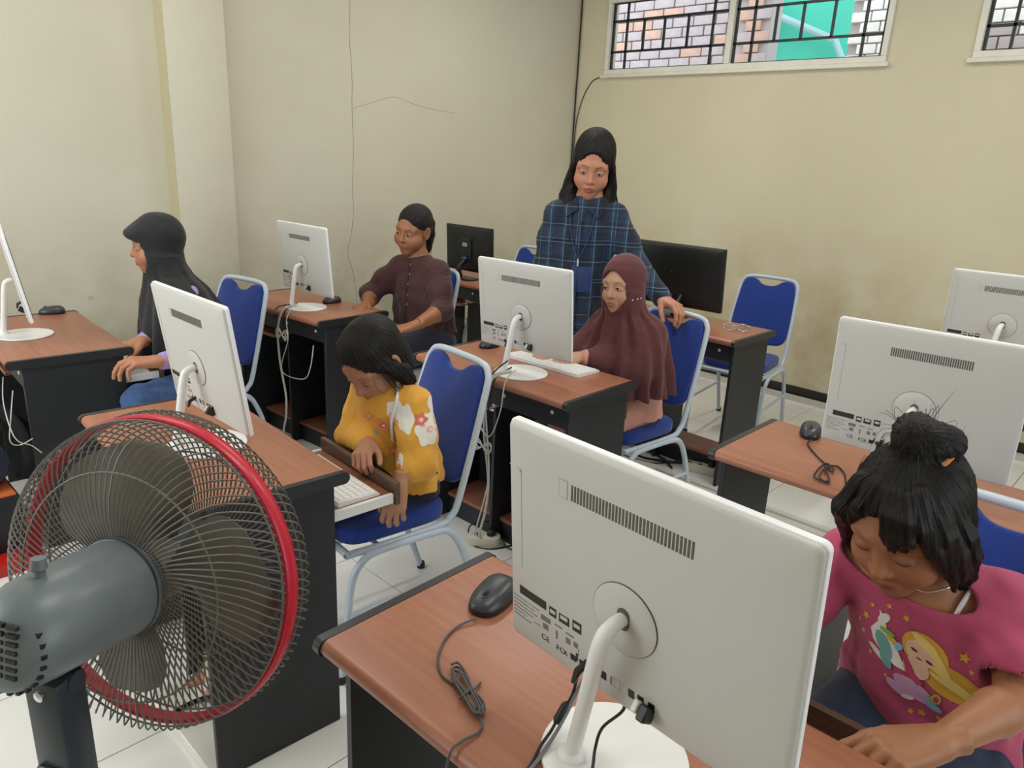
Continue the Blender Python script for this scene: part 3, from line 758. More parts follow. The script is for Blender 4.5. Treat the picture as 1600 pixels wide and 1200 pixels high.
def head_mesh(neck=.045, chub=0.0, h=.0022, eyes='open', ears=True):
    key = (neck, chub, h, eyes, ears)
    if key in HEADC: return HEADC[key]
    f = Field((-.13, -.105, -.185), (.135, .105, .13), h)
    f.ell((-.016, 0, .034), (.094, .074, .084), 0)
    f.ell((.016, 0, -.018), (.070, .0625+chub*.4, .086), .02)
    f.ell((.030, 0, -.050), (.056, .050+chub, .056), .02)
    f.ball((.058, 0, -.094), .021+chub*.4, .03)
    for s in (1, -1):
        f.ball((.048, s*(.036+chub*.6), -.036), .028+chub*.6, .025)
        f.cap((.072, s*.014, .026), (.060, s*.046, .022), .012, .012, .02)
        f.ball((.096, s*.031, .004), .0135, .016, sub=True)
        f.ell((.0705, s*.031, .0015), (.0145, .0165, .0115), .004)
        f.cap((.0765, s*.018, -.0045), (.074, s*.044, -.003), .0035, .003, .004)
    f.cap((.080, 0, .010), (.097, 0, -.026), .0072, .0098, .011)
    f.ball((.0985, 0, -.0285), .0096, .006)
    for s in (1, -1):
        f.ball((.0885, s*.0115, -.0315), .0078, .006)
        f.ball((.0955, s*.006, -.0385), .0026, .002, sub=True)
    # mouth
    f.ell((.080, 0, -.060), (.013, .024, .016), .01)
    f.chain([(.079, .0215, -.0605), (.0885, .011, -.0572), (.0905, .004, -.0553), (.0900, 0, -.0565), (.0905, -.004, -.0553), (.0885, -.011, -.0572), (.079, -.0215, -.0605)], [.002, .0042, .0048, .0046, .0048, .0042, .002], .002)
    f.chain([(.079, .0195, -.0640), (.0875, .009, -.0670), (.0890, 0, -.0680), (.0875, -.009, -.0670), (.079, -.0195, -.0640)], [.002, .0048, .0058, .0048, .002], .002)
    f.cap((.0985, .017, -.0622), (.0985, -.017, -.0622), .0036, .0036, .003, sub=True)
    # ears
    for s in ((1, -1) if ears else ()):
        a = Matrix.Rotation(R_(s*-22), 3, 'Z') @ Matrix.Rotation(R_(-12), 3, 'Y')
        Mi = np.array(a.transposed())
        f.ell((-.012, s*.0785, -.004), (.0185, .0075, .031), .005, M=Mi)
        f.ell((-.008, s*.0835, -.001), (.0095, .006, .018), .004, sub=True, M=Mi)
        f.ball((-.004, s*.078, -.028), .0072, .005)
    # neck
    f.cap((-.024, 0, -.04), (-.034, 0, -.085), neck, neck*.96, .02)
    V, Fc = f.mesh()
    HEADC[key] = (V, Fc); return V, Fc
def head_colors(V, skin, lip, brow=(.02, .012, .01), eyes='open', browc=.8, lipc=.75):
    c = np.tile(np.array(skin[:3]), (len(V), 1))
    x, y, z = V[:, 0], V[:, 1], V[:, 2]; ay = np.abs(y)
    def blend(mask, col): 
        m = np.clip(mask, 0, 1)[:, None]; c[:] = c*(1-m)+np.array(col)[:3]*m
    # rosier cheeks (skin pigment), darker tone around the eyes
    blend(.16*np.exp(-(((ay-.04)/.02)**2+((z+.035)/.02)**2))*(x > .02), (skin[0]*1.05, skin[1]*.8, skin[2]*.75))
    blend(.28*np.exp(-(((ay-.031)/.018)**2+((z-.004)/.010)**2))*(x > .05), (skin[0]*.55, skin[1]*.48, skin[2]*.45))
    up = np.where(z > -.0622, ((ay/.0225)**2+((z+.0622)/.0095)**2), ((ay/.021)**2+((z+.0622)/.0125)**2))
    blend(lipc*np.clip((1.1-up)*4, 0, 1)*(x > .07), lip)
    blend(.6*np.exp(-((ay/.02)**4+((z+.0622)/.0012)**2))*(x > .07), (lip[0]*.3, lip[1]*.25, lip[2]*.25))
    # brows
    bz = .0235+.005*np.sin(np.clip((ay-.014)/.034, 0, 1)*2.2)-.2*np.clip(ay-.036, 0, 1); t = np.clip(1-((ay-.030)/.019)**4, 0, 1)
    blend(browc*np.clip(1.3-np.abs(z-bz)/.0028, 0, 1)*t*(x > .04), brow)
    blend(.8*np.exp(-(((ay-.0065)/.0035)**2+((z+.0385)/.0022)**2))*(x > .088), (.03, .012, .01))
    return np.concatenate([c, np.ones((len(V), 1))], 1)
def hand_mesh(curl=(25, 30, 35, 40), thumb=(40, 15), spread=4, h=.0021, bend=(1., 1.1, .7)):
    """right-side-agnostic hand: +x fingers, +y thumb side, +z back of the hand; wrist at origin"""
    f = Field((-.035, -.062, -.115), (.205, .085, .05), h)
    kn = [(.088, .028, .002), (.092, .009, .004), (.088, -.010, .003), (.080, -.027, .0)]
    f.cap((-.03, 0, 0), (.012, 0, 0), .0215, .021, .01)
    for q, r in zip(kn, (.0115, .012, .0115, .0105)):
        f.cap((.008, q[1]*.45, 0), (q[0]-.006, q[1], q[2]-.003), .0145, r, .014)
    f.ell((.045, .0, -.008), (.04, .030, .0125), .012)
    f.ell((.035, .022, -.010), (.028, .014, .013), .01)
    lens = [(.040, .024, .019), (.044, .028, .020), (.041, .026, .019), (.032, .019, .017)]
    for i, (q, ls) in enumerate(zip(kn, lens)):
        p = np.array(q, float); a = 0; sp = R_((1.5-i)*spread); r = [.0094, .0096, .0091, .0082][i]
        for j, l in enumerate(ls):
            a += R_(curl[i]*bend[j]); d = np.array([math.cos(a)*math.cos(sp), math.sin(sp)*math.cos(a), -math.sin(a)])
            p2 = p+d*l; f.cap(p, p2, r, r*.91, .0025 if j else .006); p = p2; r *= .92
    p = np.array([.022, .024, -.006]); a = R_(thumb[0]); dn = R_(thumb[1])
    for j, (l, r0, r1) in enumerate(((.038, .0145, .0115), (.029, .0112, .0102), (.023, .0102, .0085))):
        d = np.array([math.cos(a)*math.cos(dn), math.sin(a)*math.cos(dn), -math.sin(dn)]); p2 = p+d*l
        f.cap(p, p2, r0, r1, .008 if j == 0 else .0025); p = p2; a -= R_(14); dn += R_(6)
    return f.mesh()
def skin_mat(name):
    return mat(name, 'b98a6c', .5, attr='Col', bump=.12, bscale=350, sss=.08, var=.04, vscale=25)
M_skin = skin_mat('skin')
def hair_mat():
    m = bpy.data.materials.new('black_hair'); m.use_nodes = True; nt = m.node_tree; b = nt.nodes['Principled BSDF']
    b.inputs['Roughness'].default_value = .45; b.inputs['Specular IOR Level'].default_value = .32
    a = nt.nodes.new('ShaderNodeAttribute'); a.attribute_name = 'flow'
    n = nt.nodes.new('ShaderNodeTexNoise'); n.inputs['Scale'].default_value = 1; n.inputs['Detail'].default_value = 4
    nt.links.new(a.outputs['Vector'], n.inputs['Vector'])
    r = nt.nodes.new('ShaderNodeValToRGB'); r.color_ramp.elements[0].position = .35; r.color_ramp.elements[1].position = .75
    r.color_ramp.elements[0].color = lin('070606'); r.color_ramp.elements[1].color = lin('1f1b19')
    nt.links.new(n.outputs['Fac'], r.inputs[0]); nt.links.new(r.outputs[0], b.inputs['Base Color'])
    bp = nt.nodes.new('ShaderNodeBump'); bp.inputs['Strength'].default_value = .9; bp.inputs['Distance'].default_value = .004
    nt.links.new(n.outputs['Fac'], bp.inputs['Height']); nt.links.new(bp.outputs[0], b.inputs['Normal'])
    return m
M_hair = hair_mat()
M_strand = mat('hair_strand', '141212', .45)
def flow_attr(V, k=26, mode='cap'):
    x, y, z = V[:, 0], V[:, 1], V[:, 2]
    if mode == 'cap':   # radiates from the crown / back
        a = np.arctan2(y, x+.02); return np.stack([np.cos(a)*k*1.6, np.sin(a)*k*1.6, z*14], 1)
    if mode == 'back':  # combed towards the back of the head
        a = np.arctan2(z-.02, np.abs(y)+.001); return np.stack([np.cos(a)*k*1.7, np.sin(a)*k*1.7+np.sign(y)*7, x*12], 1)
    return np.stack([x*k*16, y*k*16, z*10], 1)
class Person:
    def __init__(s, name_label, loc, group=None):
        s.root = thing('person', name_label, 'person', loc); s.o = Vector(loc); s.patches = []; s.cols = []; s.kids = []
    def setskin(s, skin, lip): s.skin = lin(skin); s.lip = lin(lip)
    def head(s, loc, yaw, pitch, roll, scale=SP, **k):
        s.HM = Matrix.Translation(loc) @ head_dir(yaw, pitch, roll) @ Matrix.Scale(scale, 4); s.hs = scale
        kk = dict(k); browc = kk.pop('browc', .8); lipc = kk.pop('lipc', .75); eyes = kk.get('eyes', 'open'); opn = kk.pop('opn', .82)
        V, Fc = head_mesh(**kk)
        s.patches.append((xf(V, s.HM), Fc)); s.cols.append(head_colors(V, s.skin, s.lip, browc=browc, lipc=lipc))
        # eyes
        for sd in (1, -1):
            q = Vector((.0842, sd*.031, .0012))
            if eyes == 'open':
                n = 28; m = MB(); pts = []
                v = []; 
                for ring, rr in enumerate((0, .25, .5, .75, 1)):
                    for j in range(n):
                        a = 2*PI*j/n; yy = math.cos(a)*.0122*rr; zz = math.sin(a)*(.0050 if math.sin(a) > 0 else .0040)*rr*opn
                        v.append((q.x+.0012-(yy*yy)/.03-zz*zz/.03+.0005, q.y+yy*1.0, q.z+zz+.10*sd*yy))
                f = [(i*n+j, i*n+(j+1) % n, (i+1)*n+(j+1) % n, (i+1)*n+j) for i in range(4) for j in range(n)]
                m.add(v, f); m.v = [tuple(s.HM @ Vector(t)-s.o) for t in m.v]
                s.kids.append(m.obj('eye', M_eyew, s.root))
                m = MB(); m.rings([[tuple(s.HM @ Vector((q.x+d, q.y+.0+r*math.cos(2*PI*j/16), q.z+max(-.0038*opn, min(r*math.sin(2*PI*j/16), .0048*opn))))-s.o) for j in range(16)] for r, d in ((.0052, .0008), (.005, .0023), (.003, .0027))])
                s.kids.append(m.obj('iris', M_iris, s.kids[-1]))
                lid = [(q.x+.0016-(t*.0122)**2/.03, q.y+t*.0128, q.z+.0053*opn*math.sqrt(max(0, 1-t*t))+.10*sd*t*.0122) for t in np.linspace(-1, 1, 11)]
            else:
                lid = [(q.x+.0002-(t*.0122)**2/.03, q.y+t*.0135, q.z-.0042*math.sqrt(max(0, 1-t*t))+.0005) for t in np.linspace(-1, 1, 11)]
            m = MB(); m.tube([tuple(s.HM @ Vector(t)-s.o) for t in lid], [.0004, .0011, .0013, .0011, .0004], 6)
            m.obj('eyelashes', M_strand, s.root)
        return s
    def limb_patch(s, V, Fc):
        s.patches.append((V, Fc)); s.cols.append(np.tile(np.array(s.skin), (len(V), 1)))
    def hand(s, wrist, fdir, back, left, scale=SP, **k):
        """fdir: towards the fingers, back: direction the back of the hand faces"""
        V, Fc = hand_mesh(**k)
        f, l, u = axes(fdir, back)        # l = up x fwd: left of the forward direction
        # right hand palm down: thumb points to the left (l); left hand: thumb to the right
        M = frame(wrist, fdir, back, scale, mirror=left)
        if left: Fc = Fc[:, ::-1]
        s.limb_patch(xf(V, M), Fc)
        return M
    def finish(s):
        V, Fc = merge(*s.patches); link('body', np_mesh('body', V-np.array(s.o), Fc, M_skin, np.concatenate(s.cols)), s.root)
    def cloth(s, name, fld, m, label=None, M=None, cols=None, attrs=None, parent=None):
        V, Fc = fld.mesh()
        at = {k: a(V) for k, a in (attrs or {}).items()}
        cl = cols(V) if cols else None
        if M is not None: V = xf(V, M)
        o = link(name, np_mesh(name, V-np.array(s.o), Fc, m, cl, at), parent or s.root, label=label)
        s.last = (V, Fc); return o
    def local(s, mb): mb.v = [tuple(Vector(t)-s.o) for t in mb.v]; return mb
    def hl(s, pts): return [s.HM @ Vector(q) for q in pts]
    def strands(s, paths, r=.0006, name='hair_strands'):
        m = MB()
        for pth in paths: m.tube([s.HM @ Vector(q)-s.o for q in pth], [r, r, r*.3], 3, smooth=4)
        return m.obj(name, M_strand, s.root, kind='stuff')
M_eyew = mat('eye_white', 'd9d2cb', .25)
M_iris = mat('dark_iris', '140d0a', .15)
def bvh_of(V, Fc): return BVHTree.FromPolygons([tuple(q) for q in V], [tuple(int(i) for i in f) for f in Fc])
def decal(bvh, poly, origin, right, up, out, off=.0008, cell=.006, maxd=.25):
    """flat printed shape laid on a cloth surface: polygon in (right, up) metres around origin, projected along -out"""
    P = [Vector((a, b, 0)) for a, b in poly]; c = sum(P, Vector())/len(P)
    R0 = max((q-c).length for q in P); n = max(2, int(R0/cell)); m = MB(); ctr = []
    dens = []
    for i in range(len(P)):
        a, b = P[i], P[(i+1) % len(P)]; k = max(1, int((b-a).length/cell)); dens += [a.lerp(b, j/k) for j in range(k)]
    v = []; ok = True
    last = None
    for i in range(n+1):
        for q in dens:
            w = c.lerp(q, i/n) if i else c
            p0 = origin+right*w.x+up*w.y+out*.12
            h = bvh.ray_cast(p0, -out, maxd)
            if h[0] is None: h = (last or (origin+right*w.x+up*w.y),)
            last = h[0]; v.append(tuple(h[0]+out*off))
    k = len(dens); f = [(i*k+j, i*k+(j+1) % k, (i+1)*k+(j+1) % k, (i+1)*k+j) for i in range(n) for j in range(k)]
    m.add(v, f); return m
def star(x, y, r, a0=0, k=.45):
    return [(x+math.cos(a0+PI*j/5)*(r if j % 2 == 0 else r*k), y+math.sin(a0+PI*j/5)*(r if j % 2 == 0 else r*k)) for j in range(10)]
def ellp(x, y, rx, ry, a=0, n=20):
    return [(x+rx*math.cos(t)*math.cos(a)-ry*math.sin(t)*math.sin(a), y+rx*math.cos(t)*math.sin(a)+ry*math.sin(t)*math.cos(a)) for t in np.linspace(0, 2*PI, n, endpoint=False)]
# ---------------------------------------------------------------- cloth materials
def cloth_mat(name, col, bump=.25, bscale=420, var=.08, vscale=14, rough=.85, sheen=.15, attr=None):
    return mat(name, col, rough, bump=bump, bscale=bscale, var=var, vscale=vscale, sheen=sheen, attr=attr)
M_pink = cloth_mat('raspberry_jersey', 'b5486b'); M_jeans = cloth_mat('dark_blue_denim', '1d2d47', .5, 600, .25, 40)
M_yel = cloth_mat('mustard_cotton', 'e3a53c'); M_maroon = cloth_mat('maroon_crepe', '4a2a2b', .4, 300, .12, 30)
M_bhij = cloth_mat('brown_jersey', '5e3033'); M_khij = cloth_mat('black_jersey', '1c1d1f', .2); M_navy = cloth_mat('navy_cloth', '1d2036')
M_sal = cloth_mat('salmon_cotton', 'd39a88'); M_purple = cloth_mat('lilac_cuff', 'a58cc4'); M_bjeans = cloth_mat('mid_blue_denim', '3f5f8f', .5, 600, .25, 40)
M_dkt = cloth_mat('charcoal_trousers', '1b1c20')
def plaid_mat(yaw):
    m = bpy.data.materials.new('navy_plaid'); m.use_nodes = True; nt = m.node_tree; b = nt.nodes['Principled BSDF']
    b.inputs['Roughness'].default_value = .85; b.inputs['Sheen Weight'].default_value = .1
    tc = nt.nodes.new('ShaderNodeTexCoord'); mp = nt.nodes.new('ShaderNodeMapping'); mp.inputs['Rotation'].default_value = (0, 0, -yaw)
    nt.links.new(tc.outputs['Object'], mp.inputs[0]); sp = nt.nodes.new('ShaderNodeSeparateXYZ'); nt.links.new(mp.outputs[0], sp.inputs[0])
    def M(op, a, c=None):
        n = nt.nodes.new('ShaderNodeMath'); n.operation = op
        for i, v in enumerate((a, c)):
            if v is None: continue
            if isinstance(v, (int, float)): n.inputs[i].default_value = v
            else: nt.links.new(v, n.inputs[i])
        return n.outputs[0]
    def line(s, per, ph, w): return M('LESS_THAN', M('ABSOLUTE', M('SUBTRACT', M('FRACT', M('ADD', M('DIVIDE', s, per), ph)), .5)), w)
    cur = None
    def lay(f, c, k):
        nonlocal cur
        n = nt.nodes.new('ShaderNodeMix'); n.data_type = 'RGBA'; nt.links.new(M('MULTIPLY', f, k), n.inputs['Factor'])
        if cur is None: n.inputs[6].default_value = lin('1f2c44')
        else: nt.links.new(cur, n.inputs[6])
        n.inputs[7].default_value = lin(c); cur = n.outputs[2]
    Y, Z = sp.outputs['Y'], sp.outputs['Z']
    lay(line(Y, .07, .2, .2), '22405c', .7); lay(line(Z, .08, .1, .2), '16202f', .6); lay(line(Y, .14, .7, .12), '101826', .7)
    lay(line(Y, .07, .2, .022), '8fb0c8', .33); lay(line(Z, .08, .1, .02), '8fb0c8', .3); lay(line(Y, .17, .45, .008), '6f9ab8', .35); lay(line(Z, .19, .35, .008), '6f9ab8', .35)
    nt.links.new(cur, b.inputs['Base Color'])
    n2 = nt.nodes.new('ShaderNodeTexNoise'); n2.inputs['Scale'].default_value = 300; bp = nt.nodes.new('ShaderNodeBump'); bp.inputs['Strength'].default_value = .2; bp.inputs['Distance'].default_value = .002
    nt.links.new(n2.outputs['Fac'], bp.inputs['Height']); nt.links.new(bp.outputs[0], b.inputs['Normal'])
    return m

def body_patch(p, J, h=.005, arm=(.036, .028, .021), leg=(.062, .045, .030), chest=(.075, .118), waist=(.068, .098), arms=('L', 'R'), legs=True, neckr=1.0, mid=.045):
    """torso, arms and legs as one surface. J holds world points: pel, wst, chs, nck, sL,eL,wL, ... kneL, anL"""
    J = {k: Vector(v) for k, v in J.items()}
    pts = list(J.values())+[p.HM @ Vector((-.02, 0, 0))]; lo = np.min([tuple(q) for q in pts], 0)-.14; hi = np.max([tuple(q) for q in pts], 0)+.14; lo[2] = max(lo[2], -.001)
    f = Field(lo, hi, h); yaw = J.get('yaw', 0)
    yw = p.yaw
    secs = [(J['pel'].x, J['pel'].y, J['pel'].z-.06, .06, .10), (J['pel'].x, J['pel'].y, J['pel'].z, .085, .125), (J['wst'].x, J['wst'].y, J['wst'].z, *waist), (J['chs'].x, J['chs'].y, J['chs'].z, *chest), (J['nck'].x, J['nck'].y, J['nck'].z-.035, chest[0]*.8, chest[1]*.75), (J['nck'].x, J['nck'].y, J['nck'].z+.03, .045, .045)]
    f.loft(secs, yw, .02)
    hb = p.HM @ Vector((-.028, 0, -.05)); f.chain([hb, J['nck'], J['nck']*.6+J['chs']*.4], [.0455*p.hs*neckr, .047*p.hs*neckr, .06*p.hs], .03)
    f.chain([J['sL']-Vector((0, 0, .01)), J['chs']*.55+J['nck']*.45, J['sR']-Vector((0, 0, .01))], [arm[0]*.95, mid, arm[0]*.95], .03)
    for sd in arms:
        f.chain([J['s'+sd]-Vector((0, 0, .01)), J['e'+sd]], [arm[0]*.95, arm[1]*1.05], .02)
        e, w = J['e'+sd], J['w'+sd]; f.chain([e, e.lerp(w, .3), w], [arm[1]*1.05, arm[1]*1.08, arm[2]], .012)
    if legs:
        for sd in 'LR':
            f.chain([J['h'+sd], J['k'+sd]], [leg[0]*1.15, leg[1]], .03); k_, a_ = J['k'+sd], J['a'+sd]
            f.chain([k_, k_.lerp(a_, .35), a_], [leg[1], leg[1]*1.02, leg[2]], .02)
            d = Vector((J['toe'].x, J['toe'].y, 0)) if 'toe' in J else Vector((-1, 0, 0))
            f.chain([a_, a_+d*.05+Vector((0, 0, -.035)), a_+d*.14+Vector((0, 0, -.045))], [leg[2], .03, .02], .02)
    p.limb_patch(*f.mesh()); return f
def fld(pts, pad, h):
    P = np.array([tuple(q) for q in pts]); return Field(P.min(0)-pad, P.max(0)+pad, h)

# ================================================================ the girl in pink
def girl_pink():
    p = Person('girl in a raspberry pink printed T-shirt, head bowed, sitting at the nearest desk', (1.36, .2, 0))
    p.yaw = R_(172); p.setskin('a6714f', '96524a')
    p.head((1.284, .282, .963), 173, 27, 2, 1.04, chub=.002, eyes='down', browc=.5)
    J = dict(pel=(1.40, .2, .58), wst=(1.39, .205, .68), chs=(1.36, .24, .79), nck=(1.335, .262, .872), sL=(1.365, .12, .845), sR=(1.335, .385, .83),
             eL=(1.26, .07, .745), wL=(1.075, .13, .742), eR=(1.22, .44, .70), wR=(1.06, .36, .69),
             hL=(1.36, .12, .54), hR=(1.35, .28, .54), kL=(1.02, .14, .535), kR=(1.0, .33, .535), aL=(1.03, .14, .08), aR=(1.0, .34, .08), toe=(-1, 0, 0))
    V = {k: Vector(q) for k, q in J.items()}
    body_patch(p, J, .0045, arm=(.038, .031, .0222), chest=(.085, .125), mid=.056)
    p.hand(V['wL'], (-.75, .62, -.12), (-.1, .15, .98), True, 1.02, curl=(22, 26, 30, 34), thumb=(30, 10))
    p.hand(V['wR'], (-.85, -.3, -.2), (-.1, 0, 1), False, 1.08, curl=(35, 38, 40, 42), thumb=(30, 15))
    p.finish()
    # T-shirt
    f = fld([V['pel'], V['nck'], V['sL'], V['sR'], V['eL'], V['eR']], .16, .0042)
    fd = lambda th, z: .0045*np.sin(5*th+9*z)*np.clip((.8-z)*6, 0, 1)+.0025*np.sin(60*z+3*np.sin(2*th))*np.clip((.76-z)*9, 0, 1)
    f.loft([(1.375, .2, .565, .122, .162), (1.372, .203, .60, .117, .155), (1.362, .208, .68, .108, .145), (1.365, .235, .77, .103, .145), (1.35, .25, .83, .086, .136), (1.338, .26, .875, .055, .085), (1.333, .262, .90, .03, .05)], p.yaw, .03, fold=fd)
    f.chain([V['sL']+Vector((0, .03, .005)), V['nck']-Vector((0, 0, .035)), V['sR']+Vector((0, -.03, .005))], [.048, .052, .048], .035)
    for sd, e, sgn in (('sL', 'eL', -1), ('sR', 'eR', 1)):
        q = V[sd].lerp(V[e], .62); f.cap(V[sd], q, .052, .058, .025)
        d = (V[e]-V[sd]).normalized(); c = V[sd].lerp(V[e], .62)+d*.062
        f.ell(c, (.064, .064, .03), .0, sub=True, M=[tuple(d.orthogonal()), tuple(d.cross(d.orthogonal())), tuple(d)])
        f.cap(c-d*.05, c+d*.05, .049, .049, .004, sub=True)
    f.wrinkle(.0011, 42, 3)
    f.wrinkle(.0018, 18, 8)
    # wide round neckline
    nd = Vector((-.62, .12, .78)).normalized(); ax = axes(nd, (0, 0, 1))
    f.ell(V['nck']+Vector((-.055, .012, .010)), (.082, .112, .050), .004, sub=True, M=[tuple(Vector((-.8, .15, -.6)).normalized()), tuple(Vector((.18, .98, 0)).normalized()), tuple(Vector((.59, -.11, .8)).normalized())])
    f.put(lambda P: P[..., 2]-.583, f.lo, np.array([9, 9, .60]), 0, sub=True) if False else None
    p.cloth('t_shirt', f, M_pink)
    sv, sf = p.last; bv = bvh_of(sv, sf)
    # white undershirt straps and necklace
    m = MB()
    def on_body(pts, off): return [Vector(q) for q in pts]
    body_bvh = bvh_of(*p.patches[1])
    def hug(pts, out, off):
        r = []
        for q in pts:
            h = body_bvh.ray_cast(Vector(q)+out*.07, -out, .3); r.append((h[0] if h[0] else Vector(q))+out*off)
        return r
    o = Vector((-.75, 0, .6)).normalized()
    for yy in (.17,):
        pts = hug([(1.30, yy, .925), (1.27, yy+(.245-yy)*.08, .89), (1.25, yy+(.245-yy)*.15, .86), (1.25, yy+(.245-yy)*.2, .82)], o, .001)
        m = MB(); m.tube([q-p.o for q in pts], .011, 6, smooth=4, sq=.3); m.obj('undershirt_strap', M_white, p.root)
    m = MB(); pts = hug([(1.30, .175, .925), (1.27, .195, .90), (1.25, .235, .872), (1.265, .28, .885), (1.30, .31, .92)], o, .002)
    m.tube([q-p.o for q in pts], .0016, 6, smooth=5); m.obj('necklace', M_chrome, p.root)
    # print on the chest: stars, a sleeping fair-haired doll figure and a white pony, all generic
    out = Vector((-.97, .16, .2)).normalized(); right = Vector((-.16, -.985, 0)).normalized(); up = right.cross(-out); up = up if up.z > 0 else -up
    O = Vector((1.26, .225, .722))
    M_y = mat('print_gold', 'd6a63a', .8); M_y2 = mat('print_pale_gold', 'e6c878', .8); M_w = mat('print_white', 'e6dcd8', .8); M_f = mat('print_peach', 'e3b9a0', .8)
    M_l = mat('print_lilac', 'cc9cc4', .8); M_t = mat('print_teal', '6fa59c', .8); M_g = mat('print_green', '7bb04b', .8); M_b = mat('print_sky', '7db0d6', .8); M_r = mat('print_rose', 'b54264', .8); M_d = mat('print_dark', '4a2c2a', .8)
    def pr(poly, mt, layer=0, name='printed_shape'):
        p.local(decal(bv, poly, O, right, up, out, .0012+.0006*layer)).obj(name, mt, p.root)
    pr(ellp(.062, .0, .052, .026, -.25), M_y); pr(ellp(.018, .032, .040, .030, -.5), M_y, 1)
    pr(ellp(.012, .028, .026, .019, -.45), M_f, 2); pr(ellp(.016, .048, .026, .008, -.5), M_y2, 3); pr(ellp(.045, .022, .03, .008, -.9), M_y2, 3)
    pr(ellp(.07, -.006, .04, .005, -.3), M_y2, 2); pr(ellp(.06, .006, .04, .004, -.35), M_y2, 2)
    pr(ellp(.002, .030, .006, .0022, -.3), M_d, 4); pr(ellp(.028, .020, .006, .0022, -.3), M_d, 4); pr(ellp(.012, .018, .005, .0012, -.1), M_d, 4)
    pr([(-.062, .052), (-.05, .05), (-.042, .03), (-.02, .012), (.0, -.014), (-.02, -.012), (-.05, .0), (-.066, .012), (-.074, .03)], M_w, 1, 'printed_pony')
    pr(ellp(-.055, .058, .013, .008, .9), M_w, 1); pr([(-.066, .07), (-.055, .062), (-.062, .058)], M_w, 2)
    pr(ellp(-.055, -.008, .02, .006, -.4), M_w, 1); pr(ellp(.012, .0, .022, .017, -.3), M_f, 3, 'printed_arm')
    pr(ellp(-.045, .012, .026, .011, -.9), M_t, 3); pr(ellp(-.035, -.012, .016, .008, -.7), M_t, 3); pr(ellp(-.045, .038, .014, .0045, -.15), M_g, 4); pr(ellp(-.034, .028, .011, .004, -.4), M_y, 4); pr(ellp(-.022, .022, .007, .007, 0), M_b, 4)
    pr([(-.016, .018), (-.008, .016), (.014, -.012), (.03, -.022), (.02, -.027), (.0, -.014)], M_r, 4, 'printed_ribbon')
    pr(ellp(.018, -.038, .036, .014, -.3), M_l, 2); pr(ellp(-.006, -.048, .022, .009, -.25), M_l, 2); pr(ellp(.05, -.052, .014, .006, -.2), M_b, 3); pr(ellp(.052, -.036, .007, .009, 0), M_y, 3); pr(ellp(.052, -.036, .004, .0055, 0), M_r, 4); pr([(.036, -.03), (.046, -.034), (.046, -.048)], M_g, 3)
    pr(ellp(.012, -.056, .01, .004, .2), M_w, 3)
    for i, (x, y, r) in enumerate([(-.088, .045, .009), (-.1, .03, .006), (-.09, .012, .007), (-.05, .085, .006), (-.02, .078, .007), (.07, .052, .010), (.085, .034, .005), (.088, -.062, .011), (.06, -.07, .006), (.035, -.075, .008), (-.07, -.02, .006), (-.08, .07, .006), (-.03, -.04, .005), (.02, -.08, .006)]):
        pr(star(x, y, r, .3*i), M_y, 0, 'printed_star')
    # jeans
    f = fld([V['pel'], V['hL'], V['hR'], V['kL'], V['kR'], V['aL'], V['aR']], .11, .006)
    for sd in 'LR': f.chain([V['h'+sd], V['k'+sd]], [.087, .064], .03); f.chain([V['k'+sd], V['a'+sd]+Vector((0, 0, .03))], [.063, .05], .02)
    f.loft([(1.39, .2, .50, .10, .14), (1.39, .2, .60, .10, .142)], p.yaw, .03); f.wrinkle(.002, 30, 4)
    p.cloth('jeans', f, M_jeans)
    # hair
    f = Field((-.15, -.125, -.15), (.125, .125, .20), .0026)
    f.ell((-.020, 0, .042), (.104, .085, .090), 0); f.ell((-.035, 0, -.02), (.082, .083, .085), .02)
    f.ell((.100, -.0, -.012), (.068, .066, .092), .008, sub=True)
    f.ell((-.02, 0, -.15), (.12, .12, .06), .02, sub=True)
    # swept fringe: from a parting, heavy locks over the brow and down both cheeks
    def lock(pts, rs, k=.006): f.chain(pts, rs, k)
    for dy in (0, .011, .022, .033): lock([(.045, .0+dy, .108), (.072, .008+dy, .086), (.087-dy*.15, .014+dy, .056), (.089-dy*.25, .017+dy*.75, .026+dy*.15)], [.009, .0095, .008, .003])
    lock([(.04, -.02, .106), (.068, -.038, .076), (.066, -.060, .035), (.05, -.072, .0)], [.012, .010, .008, .003])
    lock([(.03, .04, .105), (.06, .055, .07), (.060, .070, .03), (.046, .080, -.01), (.035, .084, -.045), (.03, .083, -.085)], [.016, .016, .015, .013, .011, .004])
    lock([(.0, .06, .06), (-.004, .086, .01), (-.004, .092, -.03), (.0, .088, -.075), (.01, .08, -.11)], [.018, .017, .016, .014, .005])
    lock([(.02, .05, .09), (.04, .075, .05), (.03, .084, 0), (.02, .086, -.045), (.01, .082, -.085)], [.018, .02, .019, .017, .006])
    lock([(.03, -.05, .09), (.055, -.072, .045), (.04, -.082, 0), (.03, -.086, -.05), (.03, -.08, -.095)], [.018, .019, .017, .014, .005])
    lock([(.0, -.07, .05), (.0, -.088, 0), (-.005, -.09, -.06), (.0, -.083, -.11)], [.02, .02, .018, .006])
    # pony bun on top
    f.ell((-.052, .004, .135), (.040, .043, .034), .012); f.ell((-.075, -.018, .128), (.034, .032, .030), .01); f.ell((-.07, .03, .125), (.03, .03, .028), .01)
    th = lambda P: np.arctan2(P[..., 1], P[..., 0]+.02)
    q, P = f.sl(f.lo, f.lo+f.h*f.n); f.F[q] += (.0011*np.sin(th(P)*46+P[..., 2]*40)+.0008*np.sin(th(P)*83-P[..., 2]*70)).astype(np.float32)
    p.cloth('hair', f, M_hair, M=p.HM, attrs={'flow': flow_attr})
